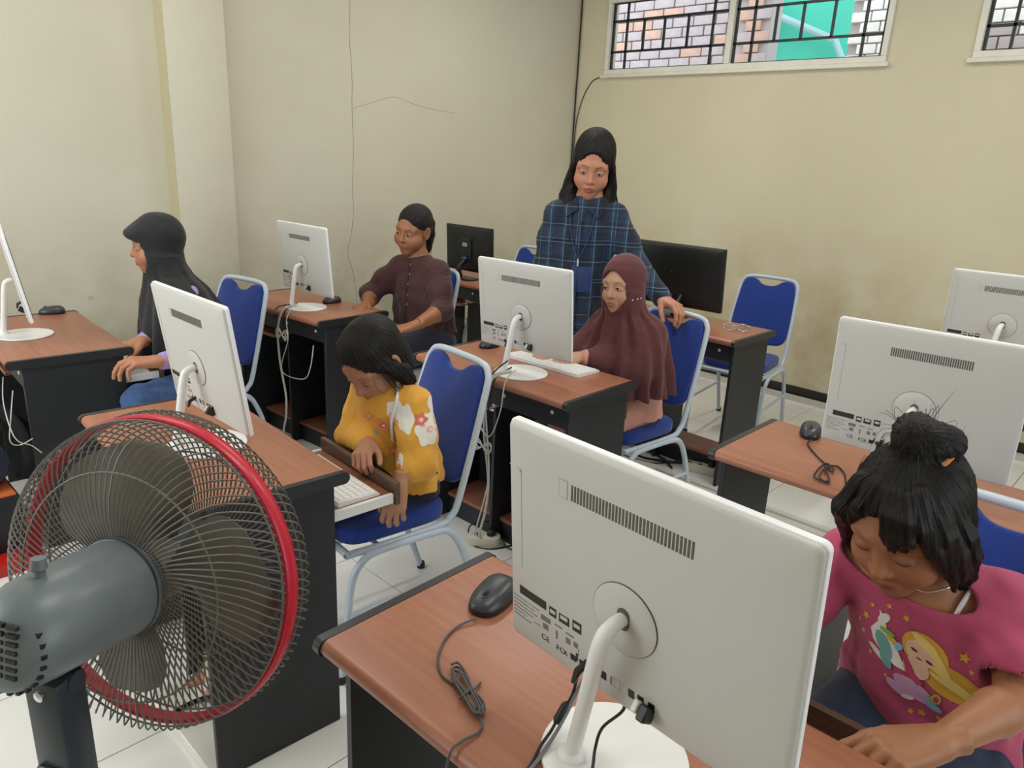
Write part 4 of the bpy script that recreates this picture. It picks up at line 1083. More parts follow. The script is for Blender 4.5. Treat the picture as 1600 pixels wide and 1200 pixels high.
    m = MB(); m.tube([p.HM @ Vector((-.050+.040*math.cos(a), .004+.043*math.sin(a), .119-.006*math.cos(a)))-p.o for a in np.linspace(0, 2*PI, 20, endpoint=False)], .0055, 8, closed=True)
    m.obj('hair_tie', mat('orange_elastic', 'c9823f', .6), p.root, label='orange hair tie')
    ps = []
    r = np.random.default_rng(3)
    for i in range(150):
        a = r.uniform(-PI, PI); x0 = -.02+.1*math.cos(a)*.8; y0 = .084*math.sin(a)*.8; z0 = .09+r.uniform(-.03, .02)
        e = 1+r.uniform(.1, .38); ps.append([(x0, y0, z0), ((x0+.02)*1.12-.02, y0*1.18, z0-.03), ((x0+.02)*e-.02, y0*e*1.05, z0-.09-r.uniform(0, .05))] if a < 2.2 and a > -2.2 and abs(y0) > .045 else [(x0*.9, y0*.9, .09), (x0*1.1, y0*1.1, .09), (x0*1.15, y0*1.15, .06)])
    for i in range(34):
        a = r.uniform(0, 2*PI); u = r.uniform(.03, .075); ps.append([(-.055, 0, .14), (-.055+.05*math.cos(a), .05*math.sin(a), .155+r.uniform(-.02, .02)), (-.055+u*1.2*math.cos(a), u*1.2*math.sin(a), .145+r.uniform(-.04, .05))])
    p.strands(ps, .00045)
    m = MB(); m.lathe([(.003, -.002), (.0035, 0), (.003, .002)], 10, p.HM @ Matrix.Translation((.0, .083, -.036)))
    p.local(m).obj('earring', M_chrome, p.root)
girl_pink()

# ================================================================ the girl in yellow
def girl_yellow():
    p = Person('girl in a mustard yellow flowered top looking down into her lap', (1.3, 1.72, 0))
    p.yaw = R_(185); p.setskin('b78468', '9d5a50')
    p.head((1.200, 1.693, .938), 190, 42, 1, .98, eyes='down', browc=.4)
    J = dict(pel=(1.34, 1.72, .56), wst=(1.33, 1.715, .66), chs=(1.285, 1.70, .78), nck=(1.245, 1.70, .86), sL=(1.275, 1.59, .82), sR=(1.25, 1.80, .815),
             eL=(1.25, 1.545, .66), wL=(1.168, 1.525, .625), eR=(1.20, 1.81, .67), wR=(1.165, 1.67, .70),
             hL=(1.32, 1.69, .545), hR=(1.32, 1.82, .545), kL=(1.0, 1.72, .53), kR=(.98, 1.84, .53), aL=(.82, 1.76, .07), aR=(.80, 1.84, .07), toe=(-1, 0, 0))
    V = {k: Vector(q) for k, q in J.items()}
    body_patch(p, J, .005, chest=(.07, .105), waist=(.062, .09), arm=(.032, .026, .02))
    p.hand(V['wL'], (-.35, -.15, -.90), (-.66, -.62, .42), True, .90, curl=(34, 34, 34, 36), thumb=(28, 15), spread=5, bend=(.7, 1.3, .9))
    p.hand(V['wR'], (-.75, -.62, -.1), (-.25, .1, .95), False, .86, curl=(48, 55, 58, 58), thumb=(35, 15))
    p.finish()
    f = fld([V['pel'], V['nck'], V['sL'], V['sR'], V['eL'], V['eR'], V['wR']], .14, .0045)
    fd = lambda th, z: .006*np.sin(6*th+5*z)*np.clip((.78-z)*6, 0, 1)
    f.loft([(1.32, 1.72, .53, .115, .15), (1.32, 1.718, .6, .108, .14), (1.30, 1.71, .68, .10, .13), (1.275, 1.70, .78, .096, .128), (1.25, 1.695, .84, .075, .11), (1.237, 1.69, .88, .045, .055)], p.yaw, .03, fold=fd)
    f.chain([V['sL']+Vector((0, .02, 0)), V['nck']-Vector((0, 0, .035)), V['sR']+Vector((0, -.02, 0))], [.045, .05, .045], .03)
    for sd in 'LR':
        e, w = V['e'+sd], V['w'+sd]
        if sd == 'L':   # wide sleeve gathered low, hanging at the elbow
            f.chain([V['sL'], V['sL'].lerp(e, .5), e+Vector((.0, 0, .0))], [.048, .055, .058], .025); f.chain([e, e.lerp(w, .35)], [.056, .042], .02)
        else: f.chain([V['sR'], e, e.lerp(w, .8)], [.046, .044, .038], .025)
    f.wrinkle(.0022, 24, 11); f.wrinkle(.001, 60, 12)
    f.ell(V['nck']+Vector((-.03, 0, .02)), (.05, .045, .045), .004, sub=True)
    p.cloth('blouse', f, M_yel); bv = bvh_of(*p.last)
    # flowers, seen from the girl's left side
    M_pw = mat('print_cream', 'e9e4d8', .85); M_pr = mat('print_coral', 'd9705a', .85); M_po = mat('print_apricot', 'e88f4e', .85); M_pg = mat('print_sage', '8a9a78', .85); M_pp = mat('print_blush', 'e3aaa6', .85)
    out = Vector((-.56, -.82, .1)).normalized(); right = Vector((.82, -.56, 0)); up = Vector((0, 0, 1))
    def pr(poly, mt, layer=0, O=Vector((1.235, 1.60, .76))):
        p.local(decal(bv, poly, O, right, up, out, .0012+.0006*layer, cell=.008)).obj('printed_flower', mt, p.root)
    def flower(x, y, r, mt, c2, lay=1):
        pr([(x+r*(1+.22*math.cos(5*t))*math.cos(t), y+r*(1+.22*math.cos(5*t))*math.sin(t)) for t in np.linspace(0, 2*PI, 30, endpoint=False)], mt, lay)
        pr(ellp(x, y, r*.45, r*.4, .4), c2, lay+1); pr(ellp(x+r*.1, y, r*.2, r*.2), M_pw, lay+2)
    def scal(x, y, rx, ry, n=6): pr([(x+rx*(1+.10*math.cos(n*t))*math.cos(t), y+ry*(1+.10*math.cos(n*t))*math.sin(t)) for t in np.linspace(0, 2*PI, 40, endpoint=False)], M_pw, 0)
    scal(.07, .0, .036, .046)
    0 and pr([(.07, .035), (.10, .05), (.105, -.04), (.08, -.038), (.06, -.03), (.045, -.038), (.02, -.03), (.035, 0), (.05, .02)], M_pw, 0)
    flower(.075, .0, .022, M_pw, M_pp, 1); flower(.05, .028, .018, M_pr, M_pp, 1)
    scal(.085, .07, .014, .026, 4); scal(.008, .03, .022, .040, 5)
    scal(-.02, .05, .026, .028, 5)
    flower(-.055, -.005, .022, M_po, M_pr, 1); flower(-.098, .02, .014, M_po, M_pr, 1); pr(ellp(-.03, .0, .014, .006, .8), M_pg, 1); pr(ellp(-.075, -.03, .012, .005, -.6), M_pg, 1)
    flower(-.025, -.085, .016, M_po, M_pp, 1); pr([(-.02, -.105), (-.01, -.07), (.0, -.075), (-.005, -.11)], M_pw, 1); pr(ellp(-.03, .03, .01, .012, 0), M_pp, 2)
    # white hood string / strap over the chest
    m = MB(); pts = [(1.22, 1.60, .885), (1.205, 1.585, .84), (1.185, 1.58, .78), (1.19, 1.58, .71)]
    q2 = []
    for q in pts:
        h = bv.ray_cast(Vector(q)+out*.2, -out, .5); q2.append((h[0] if h[0] else Vector(q))+out*.003)
    m.tube([q-p.o for q in q2], .005, 6, smooth=4); m.obj('white_strap', M_white, p.root)
    f = fld([V['pel'], V['hL'], V['hR'], V['kL'], V['kR'], V['aL'], V['aR']], .11, .007)
    for sd in 'LR': f.chain([V['h'+sd], V['k'+sd]], [.08, .058], .03); f.chain([V['k'+sd], V['a'+sd]+Vector((0, 0, .03))], [.057, .045], .02)
    f.loft([(1.34, 1.72, .49, .09, .13), (1.34, 1.72, .58, .09, .13)], p.yaw, .03); p.cloth('trousers', f, M_dkt)
    # shoulder-length hair falling beside the cheek
    f = Field((-.14, -.13, -.21), (.125, .13, .15), .0028)
    f.ell((-.020, 0, .040), (.104, .084, .090), 0); f.ell((-.045, 0, -.03), (.072, .078, .10), .02)
    f.ell((.102, .0, -.012), (.070, .068, .092), .010, sub=True)
    for sd in (1, -1):
        for dx in (0, .018): f.chain([(.02-dx, sd*.064, .08), (.030-dx, sd*.076, .035), (.012-dx, sd*.082, -.01), (-.005-dx, sd*.080, -.055), (.0-dx, sd*.075, -.10), (.018-dx, sd*.07, -.13)], [.013, .012, .014, .018, .017, .005], .008)
    f.chain([(-.055, 0, 0), (-.06, 0, -.06), (-.06, 0, -.09)], [.055, .045, .02], .02)
    q, P = f.sl(f.lo, f.lo+f.h*f.n); a = np.arctan2(P[..., 1], P[..., 0]+.02); f.F[q] += (.0011*np.sin(a*44+P[..., 2]*30)).astype(np.float32)
    p.cloth('hair', f, M_hair, M=p.HM, attrs={'flow': flow_attr})
    r = np.random.default_rng(9); ps = []
    for i in range(110):
        sd = 1 if i % 3 else -1; x0 = r.uniform(-.02, .045); ps.append([(x0, sd*.075, .05), (x0+.01, sd*(.088+r.uniform(0, .008)), -.03), (x0+r.uniform(-.02, .05), sd*(.07+r.uniform(0, .03)), -.12-r.uniform(0, .1))])
    ps += [[(.05, .066, .05), (.075, .06, -.02), (.062, .066, -.08), (.09, .05, -.14)]]
    p.strands(ps, .0005)
girl_yellow()

# ================================================================ headscarves
def scarf(p, name, m, secs, lo, hi, open_c=(.092, 0, -.010), open_r=(.076, .063, .086), fold_n=(9, 13), amp=.012, h=.0042, visor=0, extra=None):
    f = Field(lo, hi, h); s = p.hs; Mr = [tuple(Vector(p.HM.to_3x3().col[i])/s) for i in range(3)]
    w = lambda *q: tuple(p.HM @ Vector(q))
    f.ell(w(-.016, 0, .032), (.108*s, .088*s, .102*s), 0, M=Mr); f.ell(w(.002, 0, -.048), (.088*s, .084*s, .092*s), .03, M=Mr)
    if visor: f.ell(w(.052, 0, .062), (.062*s, .060*s, .030*s), .025, M=[tuple(Matrix.Rotation(R_(0), 3, 'Y') @ Vector(q)) for q in Mr])
    z0, z1 = secs[0][2], secs[-1][2]
    fd = lambda th, z: amp*np.clip((z1-.02-z)/(z1-z0), 0, 1)**.8*(.6*np.cos(fold_n[0]*th+4*z+1)+.4*np.cos(fold_n[1]*th-6*z))*.8
    f.loft(secs, p.yaw, .035, fold=fd)
    if extra: extra(f)
    f.wrinkle(.0009, 34, 21)
    f.ell(w(*open_c), tuple(q*s for q in open_r), .005, sub=True, M=Mr)
    o = p.cloth(name, f, m); return f
def girl_brown():
    p = Person('girl in a long brown headscarf looking at her screen, salmon top', (2.5, 1.7, 0))
    p.yaw = R_(180); p.setskin('c79a7e', 'b0746a')
    p.head((2.386, 1.684, 1.051), 182, 4, 3, .93, eyes='open', browc=.55, ears=False)
    J = dict(pel=(2.52, 1.70, .56), wst=(2.51, 1.69, .67), chs=(2.47, 1.68, .80), nck=(2.43, 1.68, .92), sL=(2.45, 1.575, .87), sR=(2.44, 1.79, .87),
             eL=(2.38, 1.58, .74), wL=(2.215, 1.745, .772), eR=(2.33, 1.84, .74), wR=(2.19, 1.86, .772),
             hL=(2.5, 1.63, .53), hR=(2.5, 1.77, .53), kL=(2.2, 1.62, .525), kR=(2.2, 1.79, .52), aL=(2.2, 1.62, .08), aR=(2.2, 1.8, .08), toe=(-1, 0, 0))
    V = {k: Vector(q) for k, q in J.items()}
    body_patch(p, J, .0055)
    p.hand(V['wL'], (-.95, .1, -.05), (0, 0, 1), True, 1.0, curl=(22, 24, 26, 30)); p.hand(V['wR'], (-.95, -.1, -.05), (0, 0, 1), False, 1.0, curl=(22, 24, 26, 30))
    p.finish()
    f = fld([V['pel'], V['chs'], V['sL'], V['sR'], V['eL'], V['eR'], V['wL'], V['wR']], .13, .0055)
    f.loft([(2.50, 1.69, .50, .125, .165), (2.5, 1.69, .6, .115, .15), (2.48, 1.68, .8, .10, .135), (2.46, 1.67, .88, .06, .1)], p.yaw, .03)
    for sd in 'LR': f.chain([V['s'+sd], V['e'+sd], V['e'+sd].lerp(V['w'+sd], .85)], [.05, .045, .036], .02)
    f.wrinkle(.002, 26, 2); p.cloth('blouse', f, M_sal); bv = bvh_of(*p.last)
    out = Vector((-.7, -.7, 0)).normalized(); right = Vector((.7, -.7, 0))
    mr = mat('crimson_stripe', '9c2338', .85)
    for k in (0, .026):
        m = decal(bv, [(-.035+k, .035), (-.022+k, .035), (.012+k, -.03), (-.001+k, -.03)], Vector((2.40, 1.60, .585)), right, Vector((0, 0, 1)), out, .002, .008)
        p.local(m).obj('sleeve_stripe', mr, p.root)
    f = fld([V['pel'], V['hL'], V['hR'], V['kL'], V['kR'], V['aL'], V['aR']], .11, .008)
    for sd in 'LR': f.chain([V['h'+sd], V['k'+sd]], [.08, .06], .03); f.chain([V['k'+sd], V['a'+sd]+Vector((0, 0, .03))], [.057, .05], .02)
    p.cloth('skirt', f, M_sal)
    secs = [(2.43, 1.655, .625, .165, .18), (2.43, 1.658, .72, .158, .172), (2.43, 1.665, .82, .142, .158), (2.425, 1.675, .89, .115, .135), (2.41, 1.68, .95, .082, .095), (2.398, 1.682, 1.02, .065, .07)]
    scarf(p, 'headscarf', M_bhij, secs, (2.08, 1.38, .59), (2.66, 1.96, 1.20), amp=.034, h=.004, fold_n=(12, 19), extra=lambda f: f.chain([V['sL'], V['eL'], V['eL'].lerp(V['wL'], .75)], [.06, .062, .045], .05) and f.chain([V['sR'], V['eR'], V['eR'].lerp(V['wR'], .45)], [.06, .062, .05], .05))
    sb = bvh_of(*p.last); od = (p.HM.to_3x3() @ Vector((.25, 1, 0))).normalized()
    for x, z in ((.024, -.047), (.0, -.045), (-.018, -.044)):
        q = p.HM @ Vector((x, .0, z))+od*.25; h = sb.ray_cast(q, -od, .3)
        if h[0] is not None:
            m = MB(); m.lathe([(.001, .003), (.0035, .0015), (.004, -.001)], 10, Matrix.Translation(h[0]) @ od.to_track_quat('Z', 'Y').to_matrix().to_4x4()); p.local(m).obj('snap_bead', M_chrome, p.root)
girl_brown()
def girl_black():
    p = Person('girl in a black headscarf typing at the far left desk, seen in profile', (1.3, 3.1, 0))
    p.yaw = R_(180); p.setskin('b57d5e', '9a584c')
    p.head((1.162, 3.12, 1.108), 163, 8, -3, .96, eyes='open', browc=.5, ears=False)
    J = dict(pel=(1.30, 3.08, .56), wst=(1.285, 3.08, .68), chs=(1.25, 3.08, .84), nck=(1.205, 3.11, .97), sL=(1.23, 2.985, .91), sR=(1.21, 3.21, .91),
             eL=(1.16, 2.85, .70), wL=(1.015, 2.80, .715), eR=(1.13, 3.12, .74), wR=(1.04, 3.02, .745),
             hL=(1.28, 3.0, .53), hR=(1.28, 3.15, .53), kL=(.97, 2.92, .53), kR=(.98, 3.12, .53), aL=(.97, 2.9, .08), aR=(.98, 3.1, .08), toe=(-1, 0, 0))
    V = {k: Vector(q) for k, q in J.items()}
    body_patch(p, J, .0055)
    p.hand(V['wL'], (-.95, .18, .1), (.15, -.1, .98), True, 1.05, curl=(28, 30, 34, 40), thumb=(38, 25))
    p.hand(V['wR'], (-.95, -.05, -.1), (0, 0, 1), False, 1.0, curl=(25, 28, 30, 32))
    p.finish()
    f = fld([V['pel'], V['chs'], V['sL'], V['sR'], V['eL'], V['eR'], V['wL'], V['wR']], .12, .0055)
    for sd in 'LR': f.chain([V['s'+sd], V['e'+sd], V['e'+sd].lerp(V['w'+sd], .88)], [.048, .042, .033], .02)
    f.loft([(1.30, 3.08, .5, .11, .14), (1.29, 3.08, .65, .1, .135), (1.25, 3.08, .88, .09, .13)], p.yaw, .03)
    f.wrinkle(.0018, 28, 5); p.cloth('blouse', f, M_purple)
    f = fld([V['pel'], V['hL'], V['hR'], V['kL'], V['kR'], V['aL'], V['aR']], .11, .007)
    for sd in 'LR': f.chain([V['h'+sd], V['k'+sd]], [.085, .066], .03); f.chain([V['k'+sd], V['a'+sd]+Vector((0, 0, .03))], [.062, .05], .02)
    f.wrinkle(.002, 30, 6); p.cloth('jeans', f, M_bjeans)
    secs = [(1.17, 2.96, .70, .10, .10), (1.20, 3.03, .78, .15, .18), (1.215, 3.06, .86, .145, .185), (1.21, 3.09, .935, .115, .155), (1.195, 3.11, .99, .088, .11), (1.18, 3.115, 1.06, .072, .08)]
    secs = [(1.175, 3.02, .66, .13, .15)]+secs[1:]
    scarf(p, 'headscarf', M_khij, secs, (.95, 2.75, .63), (1.42, 3.32, 1.30), visor=1, open_c=(.080, 0, -.040), open_r=(.092, .070, .084), amp=.026, fold_n=(11, 17))
girl_black()

# ================================================================ the girl in maroon
def girl_maroon():
    p = Person('girl in a maroon buttoned blouse with a ponytail, sitting by the left wall', (2.5, 3.05, 0))
    p.yaw = R_(195); p.setskin('a06a49', '94554a')
    p.head((2.403, 3.025, 1.131), 194, 12, -8, 1.02, chub=.010, eyes='open', browc=.7)
    J = dict(pel=(2.52, 3.03, .56), wst=(2.50, 3.03, .68), chs=(2.475, 3.03, .84), nck=(2.435, 3.032, .985), sL=(2.485, 2.915, .925), sR=(2.41, 3.15, .925),
             eL=(2.43, 2.82, .745), wL=(2.215, 2.765, .705), eR=(2.27, 3.22, .78), wR=(2.17, 3.10, .755),
             hL=(2.5, 2.94, .54), hR=(2.48, 3.12, .54), kL=(2.16, 2.90, .545), kR=(2.14, 3.12, .54), aL=(2.16, 2.9, .08), aR=(2.14, 3.1, .08), toe=(-1, 0, 0))
    V = {k: Vector(q) for k, q in J.items()}
    body_patch(p, J, .0055, chest=(.085, .115), waist=(.09, .12), arm=(.045, .038, .026))
    p.hand(V['wL'], (-.94, .2, -.12), (-.1, 0, 1), True, 1.05, curl=(24, 28, 30, 34), thumb=(32, 15))
    p.hand(V['wR'], (-.9, -.3, -.1), (0, 0, 1), False, 1.05, curl=(25, 28, 30, 32))
    p.finish()
    f = fld([V['pel'], V['nck'], V['sL'], V['sR'], V['eL'], V['eR']], .15, .0048)
    fd = lambda th, z: .007*np.sin(7*th+8*z)*np.clip((.86-z)*6, 0, 1)
    f.loft([(2.49, 3.03, .60, .155, .175), (2.49, 3.03, .68, .15, .172), (2.475, 3.03, .78, .138, .162), (2.465, 3.03, .87, .12, .148), (2.452, 3.033, .93, .09, .12), (2.44, 3.033, .975, .060, .066), (2.436, 3.033, .995, .056, .058)], p.yaw, .03, fold=fd)
    f.chain([V['sL'], V['nck']-Vector((0, 0, .036)), V['sR']], [.054, .064, .054], .035)
    for sd in 'LR': f.chain([V['s'+sd], V['s'+sd].lerp(V['e'+sd], .5), V['e'+sd], V['e'+sd].lerp(V['w'+sd], .18)], [.056, .060, .054, .050], .03)
    f.wrinkle(.0030, 20, 31); f.wrinkle(.0013, 50, 32)
    f.ell(V['nck']+Vector((-.03, -.008, .034)), (.050, .046, .034), .004, sub=True)
    p.cloth('blouse', f, M_maroon); bv = bvh_of(*p.last)
    out = Vector((-.96, -.27, .05)).normalized(); fr = Vector((2.445, 3.03, 0))
    m = MB()
    for z in (.955, .905, .855, .80, .75):
        h = bv.ray_cast(Vector((2.455, 3.03, z))+out*.4, -out, .6)
        if h[0] is None: continue
        b = p.root; M = h[0]-p.o; k = MB().lathe([(.001, .0035), (.007, .003), (.0075, .001), (.0075, -.001)], 14, Matrix.Translation(M) @ out.to_track_quat('Z', 'Y').to_matrix().to_4x4())
        k.obj('button', mat('smoky_button', '8d7f7c', .3), p.root)
    pts = []
    for z in np.linspace(.985, .66, 12):
        h = bv.ray_cast(Vector((2.455, 3.03, z))+out*.4, -out, .6)
        if h[0] is not None: pts.append(h[0]+out*.0005-p.o)
    MB().tube(pts, [.011]*len(pts), 6, sq=.16, smooth=2).obj('placket', M_maroon, p.root)
    f = fld([V['pel'], V['hL'], V['hR'], V['kL'], V['kR'], V['aL'], V['aR']], .13, .008)
    for sd in 'LR': f.chain([V['h'+sd], V['k'+sd]], [.105, .09], .06); f.chain([V['k'+sd], V['a'+sd]+Vector((0, 0, .1))], [.085, .1], .05)
    p.cloth('skirt', f, M_navy)
    q = V['eL'].lerp(V['wL'], .93); d = (V['wL']-V['eL']).normalized(); u = d.orthogonal().normalized(); w = d.cross(u)
    MB().tube([q-p.o+(u*math.cos(a)+w*math.sin(a))*.0275 for a in np.linspace(0, 2*PI, 18, endpoint=False)], .0018, 6, closed=True).obj('bracelet', M_strand, p.root)
    # hair combed back into a ponytail
    f = Field((-.16, -.1, -.17), (.11, .1, .15), .0028)
    f.ell((-.022, 0, .040), (.100, .0795, .086), 0); f.ell((-.055, 0, .01), (.055, .068, .065), .02)
    f.ell((.100, 0, -.018), (.070, .078, .098), .012, sub=True); f.ell((.0, 0, -.075), (.07, .12, .075), .01, sub=True)
    f.ball((-.108, 0, .052), .022, .01); f.chain([(-.112, 0, .045), (-.13, 0, 0), (-.128, -.002, -.06), (-.115, -.002, -.13), (-.108, 0, -.158)], [.022, .033, .036, .028, .010], .008)
    q, P = f.sl(f.lo, f.lo+f.h*f.n); a = np.arctan2(P[..., 2]-.02, P[..., 1]); f.F[q] += (.0009*np.sin(a*48)).astype(np.float32)
    p.cloth('hair', f, M_hair, M=p.HM, attrs={'flow': lambda V: flow_attr(V, 26, 'back')})
    r = np.random.default_rng(12)
    p.strands([[(-.112, 0, .045), (-.14, r.uniform(-.03, .03), -.03), (-.115, r.uniform(-.03, .03), -.17)] for i in range(40)], .0005)
girl_maroon()

# ================================================================ the standing woman
def woman():
    p = Person('woman standing in a navy plaid shirt with a blue lanyard and badge', (2.72, 2.2, 0))
    p.yaw = R_(212); p.setskin('bd8468', '9a4440')
    p.head((2.719, 2.141, 1.487), 215, 18, -5, 1.12, eyes='open', opn=.5, browc=.85)
    J = dict(pel=(2.72, 2.2, .84), wst=(2.72, 2.195, .98), chs=(2.735, 2.185, 1.18), nck=(2.745, 2.165, 1.355), sL=(2.815, 2.06, 1.275), sR=(2.65, 2.285, 1.275),
             eL=(2.81, 1.92, 1.075), wL=(2.80, 1.76, .945), eR=(2.61, 2.30, 1.03), wR=(2.55, 2.22, .83),
             hL=(2.76, 2.12, .82), hR=(2.68, 2.28, .82), kL=(2.74, 2.1, .45), kR=(2.66, 2.28, .45), aL=(2.76, 2.1, .08), aR=(2.68, 2.3, .08), toe=(-.8, -.5, 0))
    V = {k: Vector(q) for k, q in J.items()}
    body_patch(p, J, .0058, arm=(.042, .034, .024), leg=(.075, .055, .036), chest=(.085, .12), waist=(.08, .12))
    p.hand(V['wL'], (-.22, -.93, -.18), (.1, -.15, .98), True, 1.12, curl=(30, 36, 40, 44), thumb=(30, 35))
    p.hand(V['wR'], (-.35, -.35, -.85), (-.3, .8, 0), False, 1.12, curl=(20, 22, 25, 28))
    p.finish()
    f = fld([V['pel'], V['nck'], V['sL'], V['sR'], V['eL'], V['eR'], V['wL'], V['wR']], .15, .005)
    fd = lambda th, z: .008*np.sin(5*th+4*z)*np.clip((1.15-z)*3, 0, 1)+.003*np.sin(11*th-8*z)*np.clip((1.2-z)*3, 0, 1)
    f.loft([(2.71, 2.2, .72, .14, .175), (2.71, 2.2, .80, .135, .17), (2.715, 2.195, .95, .12, .155), (2.73, 2.185, 1.12, .118, .15), (2.735, 2.18, 1.21, .112, .148), (2.74, 2.172, 1.285, .082, .115), (2.743, 2.168, 1.335, .063, .070), (2.745, 2.166, 1.36, .058, .062)], p.yaw, .03, fold=fd)
    f.chain([V['sL'], V['nck']-Vector((0, 0, .045)), V['sR']], [.052, .060, .052], .03)
    for sd in 'LR': f.chain([V['s'+sd], V['s'+sd].lerp(V['e'+sd], .5), V['e'+sd], V['w'+sd]], [.052, .056, .050, .042], .03)
    f.wrinkle(.0028, 16, 41); f.wrinkle(.0013, 44, 42)
    f.ell(V['nck']+Vector((-.05, -.035, .035)), (.045, .042, .035), .004, sub=True)
    MP = plaid_mat(p.yaw)
    p.cloth('shirt', f, MP); bv = bvh_of(*p.last)
    out = Vector((math.cos(p.yaw), math.sin(p.yaw), .0)); side = Vector((-out.y, out.x, 0))     # side = her left
    def on(lx, z, off=.003):
        h = bv.ray_cast(Vector((2.735, 2.18, z))+side*lx+out*.5, -out, .8); return (h[0] if h[0] else Vector((2.735, 2.18, z))+side*lx+out*.12)+out*off
    # collar flaps, placket, pocket flaps
    for s_ in (1, -1):
        m = MB(); a = [Vector((2.74, 2.17, 1.362))+side*s_*.062+out*-.01, Vector((2.74, 2.17, 1.345))+side*s_*.05+out*.05, on(s_*.022, 1.30, .008), on(s_*.075, 1.262, .010), on(s_*.088, 1.30, .012)]
        n = [q+Vector((0, 0, .004))+out*.005 for q in a]; m.rings([[tuple(q-p.o) for q in a], [tuple(q-p.o) for q in n]]); m.obj('collar_flap', MP, p.root, ang=80)
    m = MB(); m.tube([on(.0, z, .001)-p.o for z in np.linspace(1.29, .74, 20)], [.015]*20, 8, sq=.14, smooth=2); m.obj('placket', MP, p.root)
    for z in (1.24, 1.13, 1.02, .91, .80):
        MB().lathe([(.001, .004), (.006, .0035), (.0065, .001)], 12, Matrix.Translation(on(0, z, .004)-p.o) @ out.to_track_quat('Z', 'Y').to_matrix().to_4x4()).obj('button', M_blackp, p.root)
    for s_ in (1, -1):
        m = MB(); pts = [on(s_*x, z, .003) for x, z in ((.05, 1.185), (.13, 1.185), (.13, 1.165), (.05, 1.165))]
        m.rings([[tuple(q-p.o) for q in pts], [tuple(q+out*.004-p.o) for q in pts]]); m.obj('pocket_flap', MP, p.root)
    ml = mat('navy_lanyard', '37507e', .7)
    bz = 1.03
    for s_ in (1, -1):
        m = MB(); pts = [Vector((2.74, 2.17, 1.365))+side*s_*.055-out*.02, on(s_*.062, 1.315, .006), on(s_*.05, 1.24, .006), on(s_*.028, 1.15, .006), on(0, 1.085, .008)]
        m.tube([q-p.o for q in pts], .0065, 6, smooth=5, sq=.3); m.obj('lanyard', ml, p.root)
    m = MB(); m.tube([on(0, 1.088, .009)-p.o, on(0, 1.055, .010)-p.o], .004, 8); m.obj('metal_clip', M_chrome, p.root)
    BM = frame(on(.022, bz-.035, .014)-p.o, side, (0, 0, 1)) ; m = MB(); f_, l_, u_ = side, out, Vector((0, 0, 1))
    Bm = Matrix((side, Vector((0, 0, 1)), out)).transposed().to_4x4(); Bm.translation = on(.022, bz-.035, .014)-p.o
    slab(m, rrect(.092, .118, .008), 0, .005, .0015, M=Bm); bo = m.obj('badge', mat('navy_badge', '253a66', .45), p.root, label='dark blue badge holder on the lanyard')
    f = fld([V['pel'], V['hL'], V['hR'], V['kL'], V['kR'], V['aL'], V['aR']], .13, .009)
    for sd in 'LR': f.chain([V['h'+sd], V['k'+sd], V['a'+sd]+Vector((0, 0, .03))], [.105, .075, .06], .04)
    p.cloth('trousers', f, M_dkt)
    # hair: full crown combed back, long locks over both shoulders
    f = Field((-.15, -.16, -.27), (.12, .16, .16), .003)
    f.ell((-.020, 0, .044), (.103, .083, .093), 0); f.ell((-.03, 0, .075), (.082, .07, .07), .02); f.ell((-.05, 0, -.05), (.07, .088, .13), .03)
    f.ell((.104, 0, -.008), (.066, .066, .096), .010, sub=True)
    for sd in (1, -1):
        f.chain([(.02, sd*.064, .06), (.016, sd*.076, .01), (.008, sd*.078, -.05), (.012, sd*.076, -.10), (.03, sd*.074, -.15), (.045, sd*.075, -.19)], [.010, .010, .014, .022, .030, .014], .012)
        f.chain([(-.01, sd*.076, .0), (-.015, sd*.082, -.08), (-.01, sd*.088, -.14), (.01, sd*.10, -.185)], [.014, .022, .030, .014], .02)
    q, P = f.sl(f.lo, f.lo+f.h*f.n); a = np.arctan2(P[..., 1], P[..., 0]+.02); f.F[q] += (.0016*np.sin(a*40+P[..., 2]*22)).astype(np.float32)
    p.cloth('hair', f, M_hair, M=p.HM, attrs={'flow': flow_attr})
    r = np.random.default_rng(22); ps = []
    for i in range(90):
        sd = 1 if i % 2 else -1; x0 = r.uniform(-.03, .03); ps.append([(x0, sd*.08, .02), (x0, sd*(.09+r.uniform(0, .02)), -.08), (x0+r.uniform(-.02, .04), sd*(.09+r.uniform(0, .05)), -.2-r.uniform(0, .05))])
    p.strands(ps, .0006)
woman()
